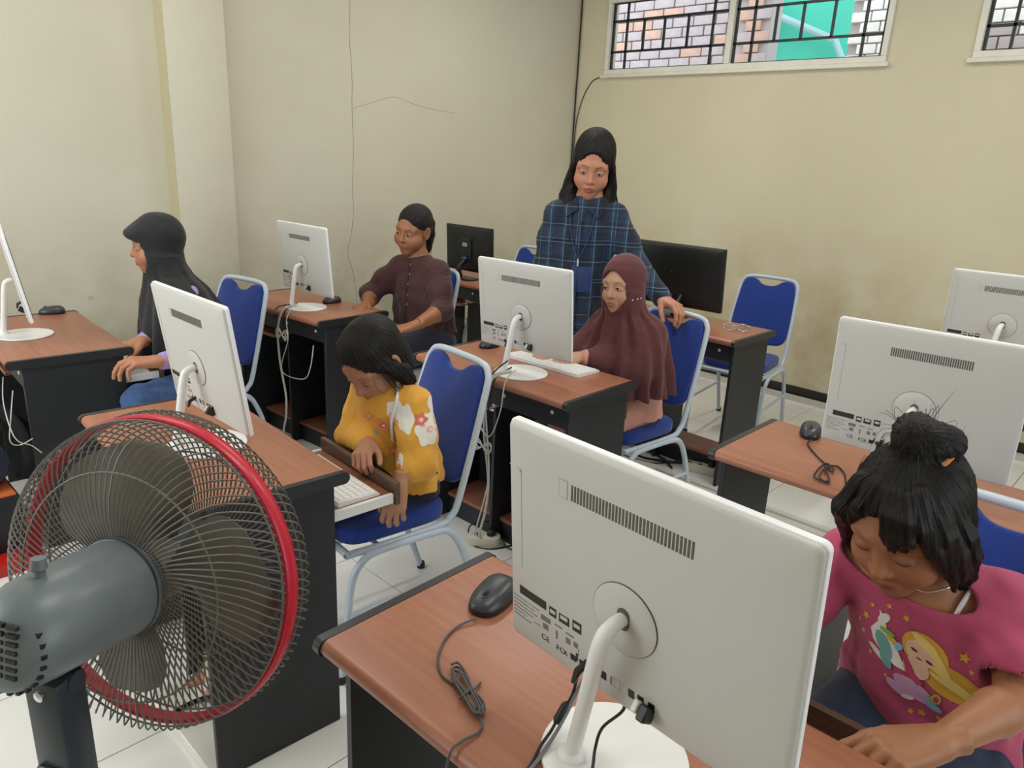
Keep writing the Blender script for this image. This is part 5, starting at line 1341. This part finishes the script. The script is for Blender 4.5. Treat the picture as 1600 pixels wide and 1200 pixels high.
# ---------------------------------------------------------------- pedestal fan
def make_fan():
    Cn = Vector((.328, 1.0, .926)); az, el = R_(27.9), R_(-10.3); n = Vector((math.cos(el)*math.cos(az), math.cos(el)*math.sin(az), math.sin(el)))
    t = thing('pedestal_fan', 'dusty grey pedestal fan with a red rim, seen from behind', 'fan', (.173, .905, 0))
    x, y, z = axes(n, (0, 0, 1))
    B = Matrix((x, y, z)).transposed().to_4x4(); B.translation = Cn-Vector(t.location)     # local x = air direction
    X = lambda a, r, d: tuple(B @ Vector((d, r*math.cos(a), r*math.sin(a))))
    M_g = mat('fan_grey_plastic', '6c7578', .36, var=.12, vscale=12, bump=.1, bscale=60)
    M_d = mat('fan_dark_plastic', '2f363d', .4); M_wire = mat('dusty_wire', '6a675f', .55, var=.2, vscale=60); M_bl = mat('dusty_blade', '6b655b', .6, var=.22, vscale=18)
    b = M_bl.node_tree.nodes['Principled BSDF']
    M_red = mat('red_rim', 'c41e36', .32)
    R = .222
    m = MB(); rg = []
    for i in range(96):
        a = 2*PI*i/96; rg.append([X(a, R+dr, dd) for dr, dd in ((-.003, -.011), (.002, -.012), (.005, -.009), (.005, .009), (.002, .012), (-.003, .011))])
    rg.append(rg[0]); m.rings(rg, False); m.obj('rim', M_red, t, ang=50)
    # guards: hooped wires between the hub plate and the rim, rear (towards the motor) and front
    prof_r = [(.052, -.062), (.10, -.072), (.155, -.074), (.195, -.064), (.216, -.044), (.2215, -.022), (.2195, -.008)]
    prof_f = [(.05, .088), (.10, .086), (.15, .078), (.19, .064), (.220, .046), (.230, .026), (.226, .008)]
    for nm, pf, tw in (('rear_guard', prof_r, .30), ('front_guard', prof_f, -.30)):
        m = MB(); N = 104
        for i in range(N):
            a0 = 2*PI*i/N
            for s_ in (0,):
                pts = [X(a0+tw*((r_-.05)/.18+max(0, i_-3)*.16), r_, d) for i_, (r_, d) in enumerate(pf)]
                m.tube(pts, .0013, 4, smooth=2, caps=False)
        for rr, dd in ((pf[0][0], pf[0][1]), (.160, float(np.interp(.160, [q[0] for q in pf], [q[1] for q in pf]))), (.2225, -.0215 if nm == 'rear_guard' else .0265)):
            m.tube([X(2*PI*i/64, rr, dd) for i in range(64)], .0016, 5, closed=True)
        m.obj(nm, M_wire, t, kind='stuff')
    m = MB(); m.lathe([(.0, .088), (.045, .088), (.055, .082)], 40, B @ Matrix.Rotation(PI/2, 4, 'Y'), caps=True); m.obj('front_badge', M_g, t)
    # three blades
    for k in range(3):
        a0 = R_(-58+120*k); m = MB(); rows = []; nr, na = 12, 14
        for i in range(nr+1):
            u = i/nr; r_ = .035+.158*u; wdt = .30+.52*math.sin(PI*min(1, u*.80+.12))**.8; 
            if u > .8: wdt *= math.sqrt(max(0.02, 1-((u-.8)/.2)**2*.8))
            row = []
            for j in range(na+1):
                v = j/na*2-1; a = a0+v*wdt*1.0-.10*u; row.append((a, r_, -.004+.030*v*(1-.3*u)+.010*v*v))
            rows.append(row)
        vv = [X(*q) for row in rows for q in row]; W_ = na+1
        vb = [X(q[0], q[1], q[2]+.002) for row in rows for q in row]; nn = len(vv)
        f = [(i*W_+j, i*W_+j+1, (i+1)*W_+j+1, (i+1)*W_+j) for i in range(nr) for j in range(na)]
        fb = [tuple(reversed([q+nn for q in g])) for g in f]
        bd = [(0*W_+j, 0*W_+j+1) for j in range(na)]+[(i*W_+na, (i+1)*W_+na) for i in range(nr)]+[(nr*W_+j+1, nr*W_+j) for j in range(na)]+[((i+1)*W_, i*W_) for i in range(nr)]
        m.add(vv+vb, f+fb+[(a, a+nn, b_+nn, b_) for a, b_ in bd]); m.obj('blade', M_bl, t, ang=60)
    m = MB(); m.lathe([(.034, -.03), (.042, -.028), (.044, .02), (.036, .03), (.01, .034)], 32, B @ Matrix.Rotation(PI/2, 4, 'Y')); m.obj('blade_hub', M_bl, t)
    # motor housing: round, with a dropped tail
    MR = B @ Matrix.Rotation(-PI/2, 4, 'Y')       # lathe z -> -x (backwards)
    m = MB(); rg = []
    for d, r_, dz, sq in ((.055, .060, 0, 1), (.058, .066, 0, 1), (.066, .0685, 0, 1), (.075, .067, 0, 1), (.12, .066, .0, 1), (.165, .065, -.001, 1), (.20, .0635, -.003, 1), (.222, .060, -.006, .98), (.238, .052, -.010, .97), (.246, .044, -.014, .96), (.249, .030, -.016, .96)):
        rg.append([tuple(B @ Vector((-d, r_*math.cos(a)*1.02, dz+r_*math.sin(a)*sq))) for a in np.linspace(0, 2*PI, 48, endpoint=False)])
    m.rings(rg); m.obj('motor_housing', M_g, t, ang=60)
    m = MB(); m.lathe([(.0672, .070), (.0688, .071), (.0688, .0745), (.0672, .0755)], 48, MR, caps=False); m.obj('housing_seam', M_d, t)
    # vent grid on the tail: dark recess plates and bars
    for col in range(4):
        for row in range(7):
            yy = -.034+.0195*col; zz = -.034+.0098*row
            if abs(yy+.006) > .036 or math.hypot(yy+.006, zz+.006) > .044: continue
            m = MB(); m.box((-.2505, yy, zz), (-.2455, yy+.0145, zz+.0048), 0, B); m.obj('vent_slot', M_blackp, t)
    for sgn_a in range(10):
        a = R_(150+14*sgn_a); m = MB(); rr = .0545; m.box((-.236, rr*math.cos(a)-.0025, -.010+rr*.97*math.sin(a)-.0025), (-.2295, rr*math.cos(a)+.0025, -.010+rr*.97*math.sin(a)+.0025), 0, B)
        m.obj('vent_slot', M_blackp, t)
    # oscillation knob, neck, bracket, pole
    m = MB(); m.tube([tuple(B @ Vector((-.19, 0, .055))), tuple(B @ Vector((-.191, 0, .068))), tuple(B @ Vector((-.192, 0, .071))), tuple(B @ Vector((-.193, 0, .084)))], [.0075, .0065, .010, .0085], 12); m.obj('knob', M_g, t)
    neck = Vector((.205, .925, .845))-Vector(t.location)
    m = MB(); m.tube([tuple(B @ Vector((-.14, 0, -.05))), tuple(B @ Vector((-.165, 0, -.082)))], [.022, .018], 12)
    m.tube([tuple(B @ Vector((-.16, -.028, -.080))), tuple(B @ Vector((-.16, .028, -.080)))], .013, 12); m.obj('tilt_joint', M_d, t)
    px, py = 0.0, 0.0
    jt = B @ Vector((-.165, 0, -.083))
    Rz = Matrix.Translation((jt.x, jt.y, 0)) @ Matrix.Rotation(az, 4, 'Z')
    m = MB(); m.box((-.024, -.026, .665), (.020, .026, jt.z+.012), .005, Rz); m.obj('neck_bracket', M_d, t)
    m = MB(); m.box((-.030, -.020, .70), (-.0235, .020, .76), .002, Rz); m.obj('bracket_plate', M_d, t)
    m = MB(); m.box((-.036, -.019, .722), (-.0225, .019, .738), .002, Rz); m.obj('clip', mat('blue_grey_clip', '55718c', .3), t)
    for yy, zz in ((.0, jt.z-.006),):
        m = MB(); m.lathe([(.007, 0), (.007, .003), (.003, .004)], 12, Rz @ Matrix.Translation((-.024, yy, zz)) @ Matrix.Rotation(-PI/2, 4, 'Y')); m.obj('bolt', M_chrome, t)
    m = MB(); m.tube([(jt.x, jt.y, .03), (jt.x, jt.y, .67)], .0245, 20); m.obj('pole', M_g, t)
    m = MB(); m.lathe([(.19, .0), (.195, .006), (.185, .018), (.06, .035), (.032, .05), (.03, .08)], 48, Matrix.Translation((jt.x, jt.y, 0))); m.obj('base', M_d, t)
make_fan()

# ---------------------------------------------------------------- keyboards and mice
def make_keyboard(lx, ly, lab, loc, rz, group='white keyboards'):
    """lx depth, ly length; local x towards the user"""
    t = thing('keyboard', lab, 'keyboard', loc, rz, group)
    m = MB()
    sec = [(0, 0), (lx, 0), (lx, .006), (lx-.003, .0085), (.004, .0155), (0, .013)]
    m.rings([[(x, y, z) for x, z in sec] for y in (0, ly)]); m.obj('case', M_white, t, ang=40)
    kx, ky = (lx-.014)/6, (ly-.012)/18
    key = MB(); key.box((0, 0, 0), (kx-.0022, ky-.0022, .0035), .0008); km = key.mesh('key', M_key)
    sl = math.atan2(.007, lx)
    for i in range(6):
        for j in range(18):
            if i == 5 and 5 <= j <= 9: continue
            o = link('key', km, t, (.007+i*kx, .006+j*ky, .0152-(.007+i*kx)/lx*.007), None); o.rotation_euler = (0, sl, 0)
    sp = MB().box((0, 0, 0), (kx-.0022, 5*ky-.0022, .0035), .0008).mesh('space_bar', M_key)
    o = link('space_bar', sp, t, (.007+5*kx, .006+5*ky, .0152-(.007+5*kx)/lx*.007)); o.rotation_euler = (0, sl, 0)
    return t
def on_tray(k, dy, lab, dx=0, ly=.33):
    tr = DESKS[k][3]; a = .09+tr; q = desk_pt(k, a+.115+dx, dy, .6245)
    return make_keyboard(.125, ly, lab, tuple(q), R_(DESKS[k][2]))
on_tray('A1', .06, 'white keyboard on the pulled-out tray beside the girl in yellow')
on_tray('B2', .06, 'white keyboard under the hand of the girl in the maroon blouse')
on_tray('A2', .06, 'white keyboard under the hands of the girl in the black headscarf')
make_keyboard(.13, .37, 'white keyboard on the desktop below the middle white computer', (2.045, 1.605, ZT+.0005), R_(1), 'white keyboards')
def make_mouse(loc, ang, lab, L_=.105, W_=.062, H_=.034):
    """local +x: nose with the buttons and the cable"""
    t = thing('computer_mouse', lab, 'mouse', loc, ang, 'black computer mice')
    def dome(h0, h1, k, zf, n=28, nr=8):
        rg = []
        for i in range(nr+1):
            a = PI/2*i/nr; c, s_ = math.cos(a)**.75, math.sin(a)
            r = []
            for j in range(n):
                b = 2*PI*j/n; ex = math.copysign(abs(math.cos(b))**.72, math.cos(b)); ey = math.copysign(abs(math.sin(b))**.8, math.sin(b))
                r.append((ex*L_/2*c*k-(1-c)*.006, ey*W_/2*c*k*(1-.08*ex), h0+(h1-h0)*s_*(1-.18*ex*c)))
            rg.append(r)
        return rg
    m = MB(); m.rings([[(x*.96, y*.94, 0) for x, y, z in dome(0, 1, 1, 0)[0]], [(x, y, .004) for x, y, z in dome(0, 1, 1, 0)[0]], [(x*.985, y*.985, .0105) for x, y, z in dome(0, 1, 1, 0)[0]]]); m.obj('base_shell', M_blackp, t, ang=60)
    m = MB(); m.rings(dome(.010, H_, .975, 0)); m.obj('top_shell', mat('mouse_graphite', '34373b', .33, bump=.1, bscale=400), t, ang=70)
    m = MB(); m.box((.002, -.0006, H_*.62), (L_*.46, .0006, H_*.985), .0); 
    m = MB(); M_ = Matrix.Translation((L_*.22, 0, H_*.80)) @ Matrix.Rotation(PI/2, 4, 'X'); m.lathe([(.006, -.003), (.0075, -.002), (.0075, .002), (.006, .003)], 20, M_); m.obj('scroll_wheel', M_blackm, t)
    m = MB(); m.tube([(L_*.22+.012*math.cos(a), .006*math.sin(a), H_*.875-(.0018 if math.cos(a) > 0 else -.0012)*abs(math.cos(a))) for a in np.linspace(0, 2*PI, 20, endpoint=False)], .0007, 6, closed=True); m.obj('wheel_ring', M_slot, t)
    return t
make_mouse((.828, .805, ZT+.0005), R_(196), 'black mouse beside the nearest white computer, its grey cable bundled', .118, .070)
make_mouse((2.160, .785, ZT+.0005), R_(200), 'dark mouse beside the white computer behind the girl in pink', .105, .062, .036)
make_mouse((.902, 3.70, ZT+.0005), R_(160), 'dark mouse on the far left desk beside the edge-on computer')
make_mouse((2.06, 3.26, ZT+.0005), R_(185), 'black mouse behind the computer by the cracked wall')
make_mouse((2.10, 2.13, ZT+.0005), R_(185), 'black mouse half hidden behind the middle white computer')

# ---------------------------------------------------------------- cables
def cable(lab, paths, m=M_cable, r=.0021, name='cable', cat='cable', smooth=6):
    p0 = paths[0][0] if isinstance(paths[0], tuple) else paths[0]
    t = thing(name, lab, cat, tuple(p0[0][:2])+(0,)); o = Vector(t.location)
    for p_ in paths:
        rr = r
        if isinstance(p_, tuple) and isinstance(p_[0], list): p_, rr = p_
        MB().tube([Vector(q)-o for q in p_], rr, 6, smooth=smooth).obj('strand', m, t)
    return t
Fc = [(0.763, 0.780, 0.757), (0.726, 0.787, 0.7535), (0.687, 0.775, 0.7535), (0.648, 0.746, 0.7535), (0.628, 0.713, 0.7535), (0.627, 0.689, 0.7535), (0.627, 0.666, 0.754), (0.611, 0.623, 0.754), (0.606, 0.601, 0.7535), (0.589, 0.589, 0.7535), (0.558, 0.591, 0.755), (0.535, .590, .745), (0.522, 0.590, 0.66), (.52, .6, .5)]
Fl1 = [(0.646, 0.711, 0.756), (0.656, 0.707, 0.756), (0.649, 0.682, 0.757), (0.631, 0.648, 0.759), (0.628, 0.627, 0.757), (0.623, 0.613, 0.756), (0.614, 0.610, 0.756), (0.610, 0.619, 0.756), (0.618, 0.647, 0.759), (0.626, 0.676, 0.757)]
Fl2 = [(x+.006, y-.004, z+.003) for x, y, z in [(0.626, 0.692, 0.756), (0.619, 0.668, 0.756), (0.608, 0.638, 0.758), (0.602, 0.616, 0.756), (0.613, 0.617, 0.756), (0.626, 0.649, 0.759), (0.643, 0.690, 0.756), (0.641, 0.702, 0.756)]]
Fl3 = [(x-.004, y+.002, z+.002) for x, y, z in Fl2]; Fl4 = [(x+.004, y+.005, z+.003) for x, y, z in Fl1]
cable('grey mouse cable tied in a bundle on the nearest desk', [Fc, Fl1+[Fl1[0]], Fl2+[Fl2[0]], Fl3, Fl4, [(.640, .655, .757), (.624, .650, .765), (.608, .652, .757)], [(.66, .66, .7535), (.635, .652, .757), (.625, .648, .76)]], M_cable, .0021)
Rc = [(2.108, 0.760, 0.757), (2.069, 0.754, 0.7535), (2.014, 0.712, 0.7535), (1.962, 0.661, 0.7535), (1.958, 0.642, 0.754), (1.966, 0.624, 0.7535), (1.926, 0.592, 0.7535), (1.861, 0.564, 0.7535), (1.83, .545, .7535)]
Rl = [(1.959, 0.653, 0.756), (1.929, 0.656, 0.756), (1.852, 0.644, 0.756), (1.829, 0.623, 0.756), (1.830, 0.600, 0.756), (1.859, 0.607, 0.756), (1.907, 0.636, 0.758), (1.940, 0.635, 0.757)]
Rl2 = [(1.932, 0.650, 0.757), (1.905, 0.618, 0.758), (1.943, 0.630, 0.757), (1.941, 0.643, 0.757), (1.852, 0.631, 0.757), (1.830, 0.606, 0.757), (1.847, 0.604, 0.757)]
cable('black mouse cable coiled on the desk behind the girl in pink', [Rc, Rl+[Rl[0]], Rl2], M_cablek, .0023)
c = cable('black power cable with a ferrite lump hanging from the nearest computer', [[(0.706, 0.505, 0.87), (0.690, 0.502, 0.845), (0.685, 0.506, 0.81), (0.671, 0.511, 0.79), (0.653, 0.511, 0.77), (0.629, 0.509, 0.76), (0.596, 0.499, 0.7535), (.555, .495, .7545), (.53, .49, .74), (.52, .49, .6)],
  [(0.690, 0.43, 0.862), (0.688, 0.423, 0.84), (0.68, 0.447, 0.80), (0.672, 0.450, 0.77), (0.637, 0.429, 0.7605), (.57, .40, .7545), (.535, .39, .745), (.52, .385, .6)]], M_cablek, .0022)
o = Vector(c.location)
MB().tube([Vector(q)-o for q in [(0.680, 0.5085, 0.801), (0.677, .509, .797), (0.664, 0.511, 0.780), (0.661, 0.511, 0.776)]], [.004, .0065, .0065, .004], 10).obj('ferrite_bead', M_blackp, c)
cable('grey cable lying over the base of the nearest computer', [[(0.700, 0.49, 0.86), (.688, .50, .82), (0.672, 0.503, 0.79), (0.645, 0.503, 0.765), (0.600, 0.496, 0.7545), (.555, .49, .7545), (.528, .487, .73), (.52, .485, .6)]], mat('mid_grey_cable', '77797a', .5), .0026)
def bow(c, s, n=3):
    x, y, z = c; out = []
    for k in range(n):
        a = .35*(k-1)
        out.append([(x-.008, y+s*math.cos(t)*(1 if k < 2 else .7), z+s*.35*math.sin(2*t)+a*s*math.cos(t)*.6) for t in np.linspace(0, 2*PI, 17)])
    return out
b1 = [(1.79, 1.70, .80), (1.772, 1.752, 0.775), (1.765, 1.782, 0.737), (1.765, 1.803, 0.634), (1.765, 1.797, 0.524), (1.765, 1.775, 0.417), (1.765, 1.767, 0.342), (1.765, 1.779, 0.231), (1.78, 1.82, 0.12), (1.84, 1.87, .055)]
cable('pale cables with a tied bow hanging behind the middle desk', [(b1, .005), ([(x-.004, y+.02*math.sin(9*z), z) for x, y, z in b1], .003), [(1.79, 1.68, .81), (1.77, 1.71, .76), (1.762, 1.72, .65), (1.76, 1.77, .54), (1.762, 1.84, .60), (1.765, 1.82, .70), (1.78, 1.79, .78)]]+bow((1.757, 1.79, .50), .045), M_cablew, .0024)
cable('black cable hanging behind the middle desk', [[(1.80, 1.71, .81), (1.778, 1.745, .78), (1.772, 1.77, .74), (1.768, 1.79, .6), (1.768, 1.79, .55)], [(1.80, 1.73, .83), (1.777, 1.775, .78), (1.77, 1.80, .72), (1.77, 1.80, .6)]], M_cablek, .003)
b2 = [(1.765, 3.10, .80), (1.748, 3.195, 0.755), (1.74, 3.24, 0.654), (1.74, 3.235, 0.509), (1.74, 3.213, 0.416), (1.74, 3.19, 0.321), (1.74, 3.199, 0.217), (1.74, 3.23, 0.13), (1.745, 3.25, .02)]
cable('pale cables with a tied bow hanging behind the desk by the left wall', [(b2, .0055), [(1.765, 3.13, .79), (1.742, 3.155, 0.718), (1.74, 3.145, 0.625), (1.74, 3.219, 0.48), (1.74, 3.18, 0.437), (1.74, 3.012, 0.458), (1.74, 2.95, 0.53), (1.745, 2.925, 0.64)]]+bow((1.735, 3.18, .645), .055), M_cablew, .0024)
cable('black cable hanging behind the desk by the left wall', [[(1.79, 3.13, .80), (1.752, 3.17, .765), (1.746, 3.2, .70), (1.744, 3.22, .6)], [(1.79, 3.2, .78), (1.752, 3.26, .758), (1.746, 3.28, .7)]], M_cablek, .003)
def power_strip(loc, rz, lab, n=2):
    t = thing('power_strip', lab, 'power strip', loc, rz)
    out = rrect(.052*n+.03, .06, .026)
    m = MB(); slab(m, out, 0, .042, .006); m.obj('housing', mat('aged_white_plastic', 'd8d3c2', .4), t)
    for k in range(n):
        x = (k-(n-1)/2)*.056; m = MB(); m.lathe([(.023, .0415), (.0235, .044), (.021, .0445), (.0205, .0425)], 24, Matrix.Translation((x, 0, 0)), caps=False); m.obj('socket_rim', mat('aged_white_plastic', 'd8d3c2', .4), t)
        m = MB(); m.lathe([(.0205, .0418), (.004, .0422)], 20, Matrix.Translation((x, 0, 0))); m.obj('socket', M_slot, t)
    m = MB(); m.lathe([(.017, .043), (.018, .06), (.012, .068), (.004, .07)], 16, Matrix.Translation(((n-1)/2*.056, 0, 0))); m.obj('plug', M_blackp, t)
    return t
power_strip((1.885, 1.90, 0), R_(-50), 'small white twin socket on the floor under the middle desk')
power_strip((3.24, 1.70, 0), R_(-75), 'white socket block on the floor behind the chair of the girl in the brown headscarf', 3)
power_strip((.74, 1.85, .031), R_(70), 'aged socket strip on the white board behind the fan', 3)
cable('black leads lying on the floor beside the twin socket', [[(1.90, 1.88, .06), (1.93, 1.85, .03), (1.93, 1.80, .004), (1.97, 1.75, .004), (2.1, 1.66, .004), (2.25, 1.63, .004)], [(2.1, 1.85, .004), (2.0, 1.74, .004), (2.05, 1.62, .004), (2.2, 1.6, .004)], [(1.96, 1.94, .06), (1.88, 1.98, .05), (1.84, 1.92, .004), (1.88, 1.84, .004), (2.0, 1.8, .004)]], M_cablek, .003)
cable('tangle of black cables on the floor beyond the chair of the brown scarf girl', [[(3.2+.05*math.sin(3*t+k), 1.95+.14*math.cos(2*t+k*.7), .005+.004*(1+math.sin(5*t))) for t in np.linspace(0, 5, 14)] for k in range(3)]+[[(3.1, 2.1, .004), (3.15, 1.9, .004), (3.24, 1.76, .06)]], M_cablek, .0035)
def trunk(lab, a, b, w=.04, h=.018):
    t = thing('cable_trunking', lab, 'trunking', (a[0], a[1], 0)); d = Vector(b)-Vector(a); M_ = Matrix.Rotation(math.atan2(d.y, d.x), 4, 'Z'); l = Vector((d.x, d.y)).length
    m = MB(); m.box((0, -w/2, 0), (l, w/2, h-.004), .001, M_); m.obj('channel', mat('aged_grey_white', 'c9c6bc', .5), t)
    m = MB(); m.box((0, -w/2-.001, h-.0038), (l, w/2+.001, h), .001, M_); m.obj('lid', mat('aged_grey_white', 'c9c6bc', .5), t)
trunk('pale cable channel on the floor in front of the far right desks', (3.02, 1.86), (3.04, .1)); trunk('second pale cable channel beside the first on the floor', (3.085, 1.86), (3.10, .95), .03, .014)
trunk('pale cable channel running along the foot of the right wall', (4.85, 3.9), (4.85, -.5), .045, .03)
# white board lying under the nearest-left desk, with a coil of black cable
t = thing('floor_board', 'white board lying on the floor under the desk behind the fan', 'board', (.5, 1.5, 0))
MB().box((.065, -.0, 0), (.30, .38, .03), .003).obj('board', mat('dusty_white_board', 'dcd9cf', .45, var=.1, vscale=8), t)
cable('coil of black cable on the white board under the desk', [[(.62+.05*math.cos(a)*(1+.1*k), 1.72+.035*math.sin(a), .035+.004*k+.002*math.sin(3*a)) for a in np.linspace(0, 2*PI, 17)] for k in range(3)]+[[(.66, 1.70, .036), (.70, 1.66, .05), (.72, 1.72, .07), (.70, 1.80, .09)]], M_cablek, .0035)

# ---------------------------------------------------------------- folded glasses on the far desk
t = thing('eyeglasses', 'folded silver-rimmed glasses lying on the desk beside the wide black monitor', 'glasses', (3.30, 1.64, ZT+.001), R_(-62))
mg = mat('silver_wire', 'c9cccf', .25, metal=.8)
for s_ in (-1, 1):
    MB().tube([(s_*.034+.026*math.cos(a), 0+.004*0, .020+.018*math.sin(a)) for a in np.linspace(0, 2*PI, 24, endpoint=False)], .0020, 6, closed=True).obj('rim', mg, t)
    MB().tube([(s_*.061, 0, .026), (s_*.064, .008, .026), (s_*.02, .016+.006*s_, .014), (-s_*.055, .018+.008*s_, .004)], .0022, 6, smooth=4).obj('temple', mg, t)
    gm = MATS['window_glass']; m = MB(); m.add([(s_*.034+.0255*math.cos(a), yy, .020+.0175*math.sin(a)) for yy in (-.0006, .0006) for a in np.linspace(0, 2*PI, 20, endpoint=False)], [tuple(range(20)), tuple(range(39, 19, -1))]+[(i, (i+1) % 20, 20+(i+1) % 20, 20+i) for i in range(20)]); m.obj('lens', gm, t)
MB().tube([(-.009, 0, .025), (0, 0, .029), (.009, 0, .025)], .0014, 6, smooth=4).obj('bridge', mg, t)

# ---------------------------------------------------------------- left edge: red mat, black box with an orange sheet, backpack
t = thing('red_tray', 'glossy red low tray on the floor at the left edge', 'tray', (.30, 2.9, 0))
MB().box((-.6, -.05, 0), (.262, .04, .05), .004).obj('tray', mat('glossy_red', 'c4201c', .3), t)
t = thing('black_stool', 'black low box stool at the left edge, carrying an orange sheet', 'stool', (.30, 3.1, 0))
MB().box((-.6, -.155, .0), (.235, .3, .255), .006).obj('box', M_black, t)
setp(MB().box((-.2, 2.955, .2555), (.525, 3.22, .262), .001).obj('orange_sheet', mat('orange_board', 'd9733a', .6), None), 'orange sheet lying on the low black box at the left edge', 'sheet')
def backpack():
    p = thing('backpack', 'dark navy and black backpack with a pale piping, at the left edge', 'bag', (.395, 3.06, .2625)); M_bp = cloth_mat('navy_nylon', '22304a', .4, 120); M_bk = cloth_mat('black_nylon', '15171b', .4, 120)
    def blob(name, ops, m, h=.006):
        f = Field((-.25, -.2, -.01), (.25, .22, .50), h); ops(f); f.wrinkle(.003, 22, 3); f.F = np.maximum(f.F, (.001-f.ax[2])[None, None, :].astype(np.float32)); V, Fc_ = f.mesh(); link(name, np_mesh(name, V, Fc_, m), p)
    blob('main_bag', lambda f: (f.ell((0, .04, .17), (.15, .10, .20), .02), f.ell((.01, .05, .30), (.12, .09, .12), .04), f.ell((.0, .04, .06), (.155, .11, .08), .03)), M_bk)
    blob('front_pocket', lambda f: (f.ell((.01, -.03, .11), (.125, .055, .11), .02),), M_bp)
    blob('top_flap', lambda f: (f.ell((.02, .02, .27), (.10, .07, .07), .02),), M_bp)
    MB().tube([(-.12, -.075, .10), (-.04, -.088, .15), (.05, -.082, .20), (.11, -.05, .23)], .004, 6, smooth=4).obj('piping', mat('pale_piping', 'b9c6d3', .5), p)
    MB().tube([(.10, .0, .33), (.17, -.03, .25), (.20, -.04, .12), (.17, -.02, .02)], [.02]*4, 8, sq=.25, smooth=4).obj('strap', M_bk, p)
    MB().tube([(.12, .03, .30), (.22, .0, .20), (.24, -.02, .06)], [.015]*3, 8, sq=.3, smooth=4).obj('strap', M_bk, p)
backpack()
cable('thin pale cables dangling over the backpack at the left edge', [[(.57, 2.98, .64), (.545, 2.95, .55), (.53, 2.94, .47), (.56, 2.96, .44), (.60, 2.945, .46)], [(.57, 3.1, .66), (.54, 3.0, .60), (.535, 2.93, .52), (.55, 2.92, .47), (.59, 2.93, .44), (.62, 2.94, .40)]], M_cablew, .002)
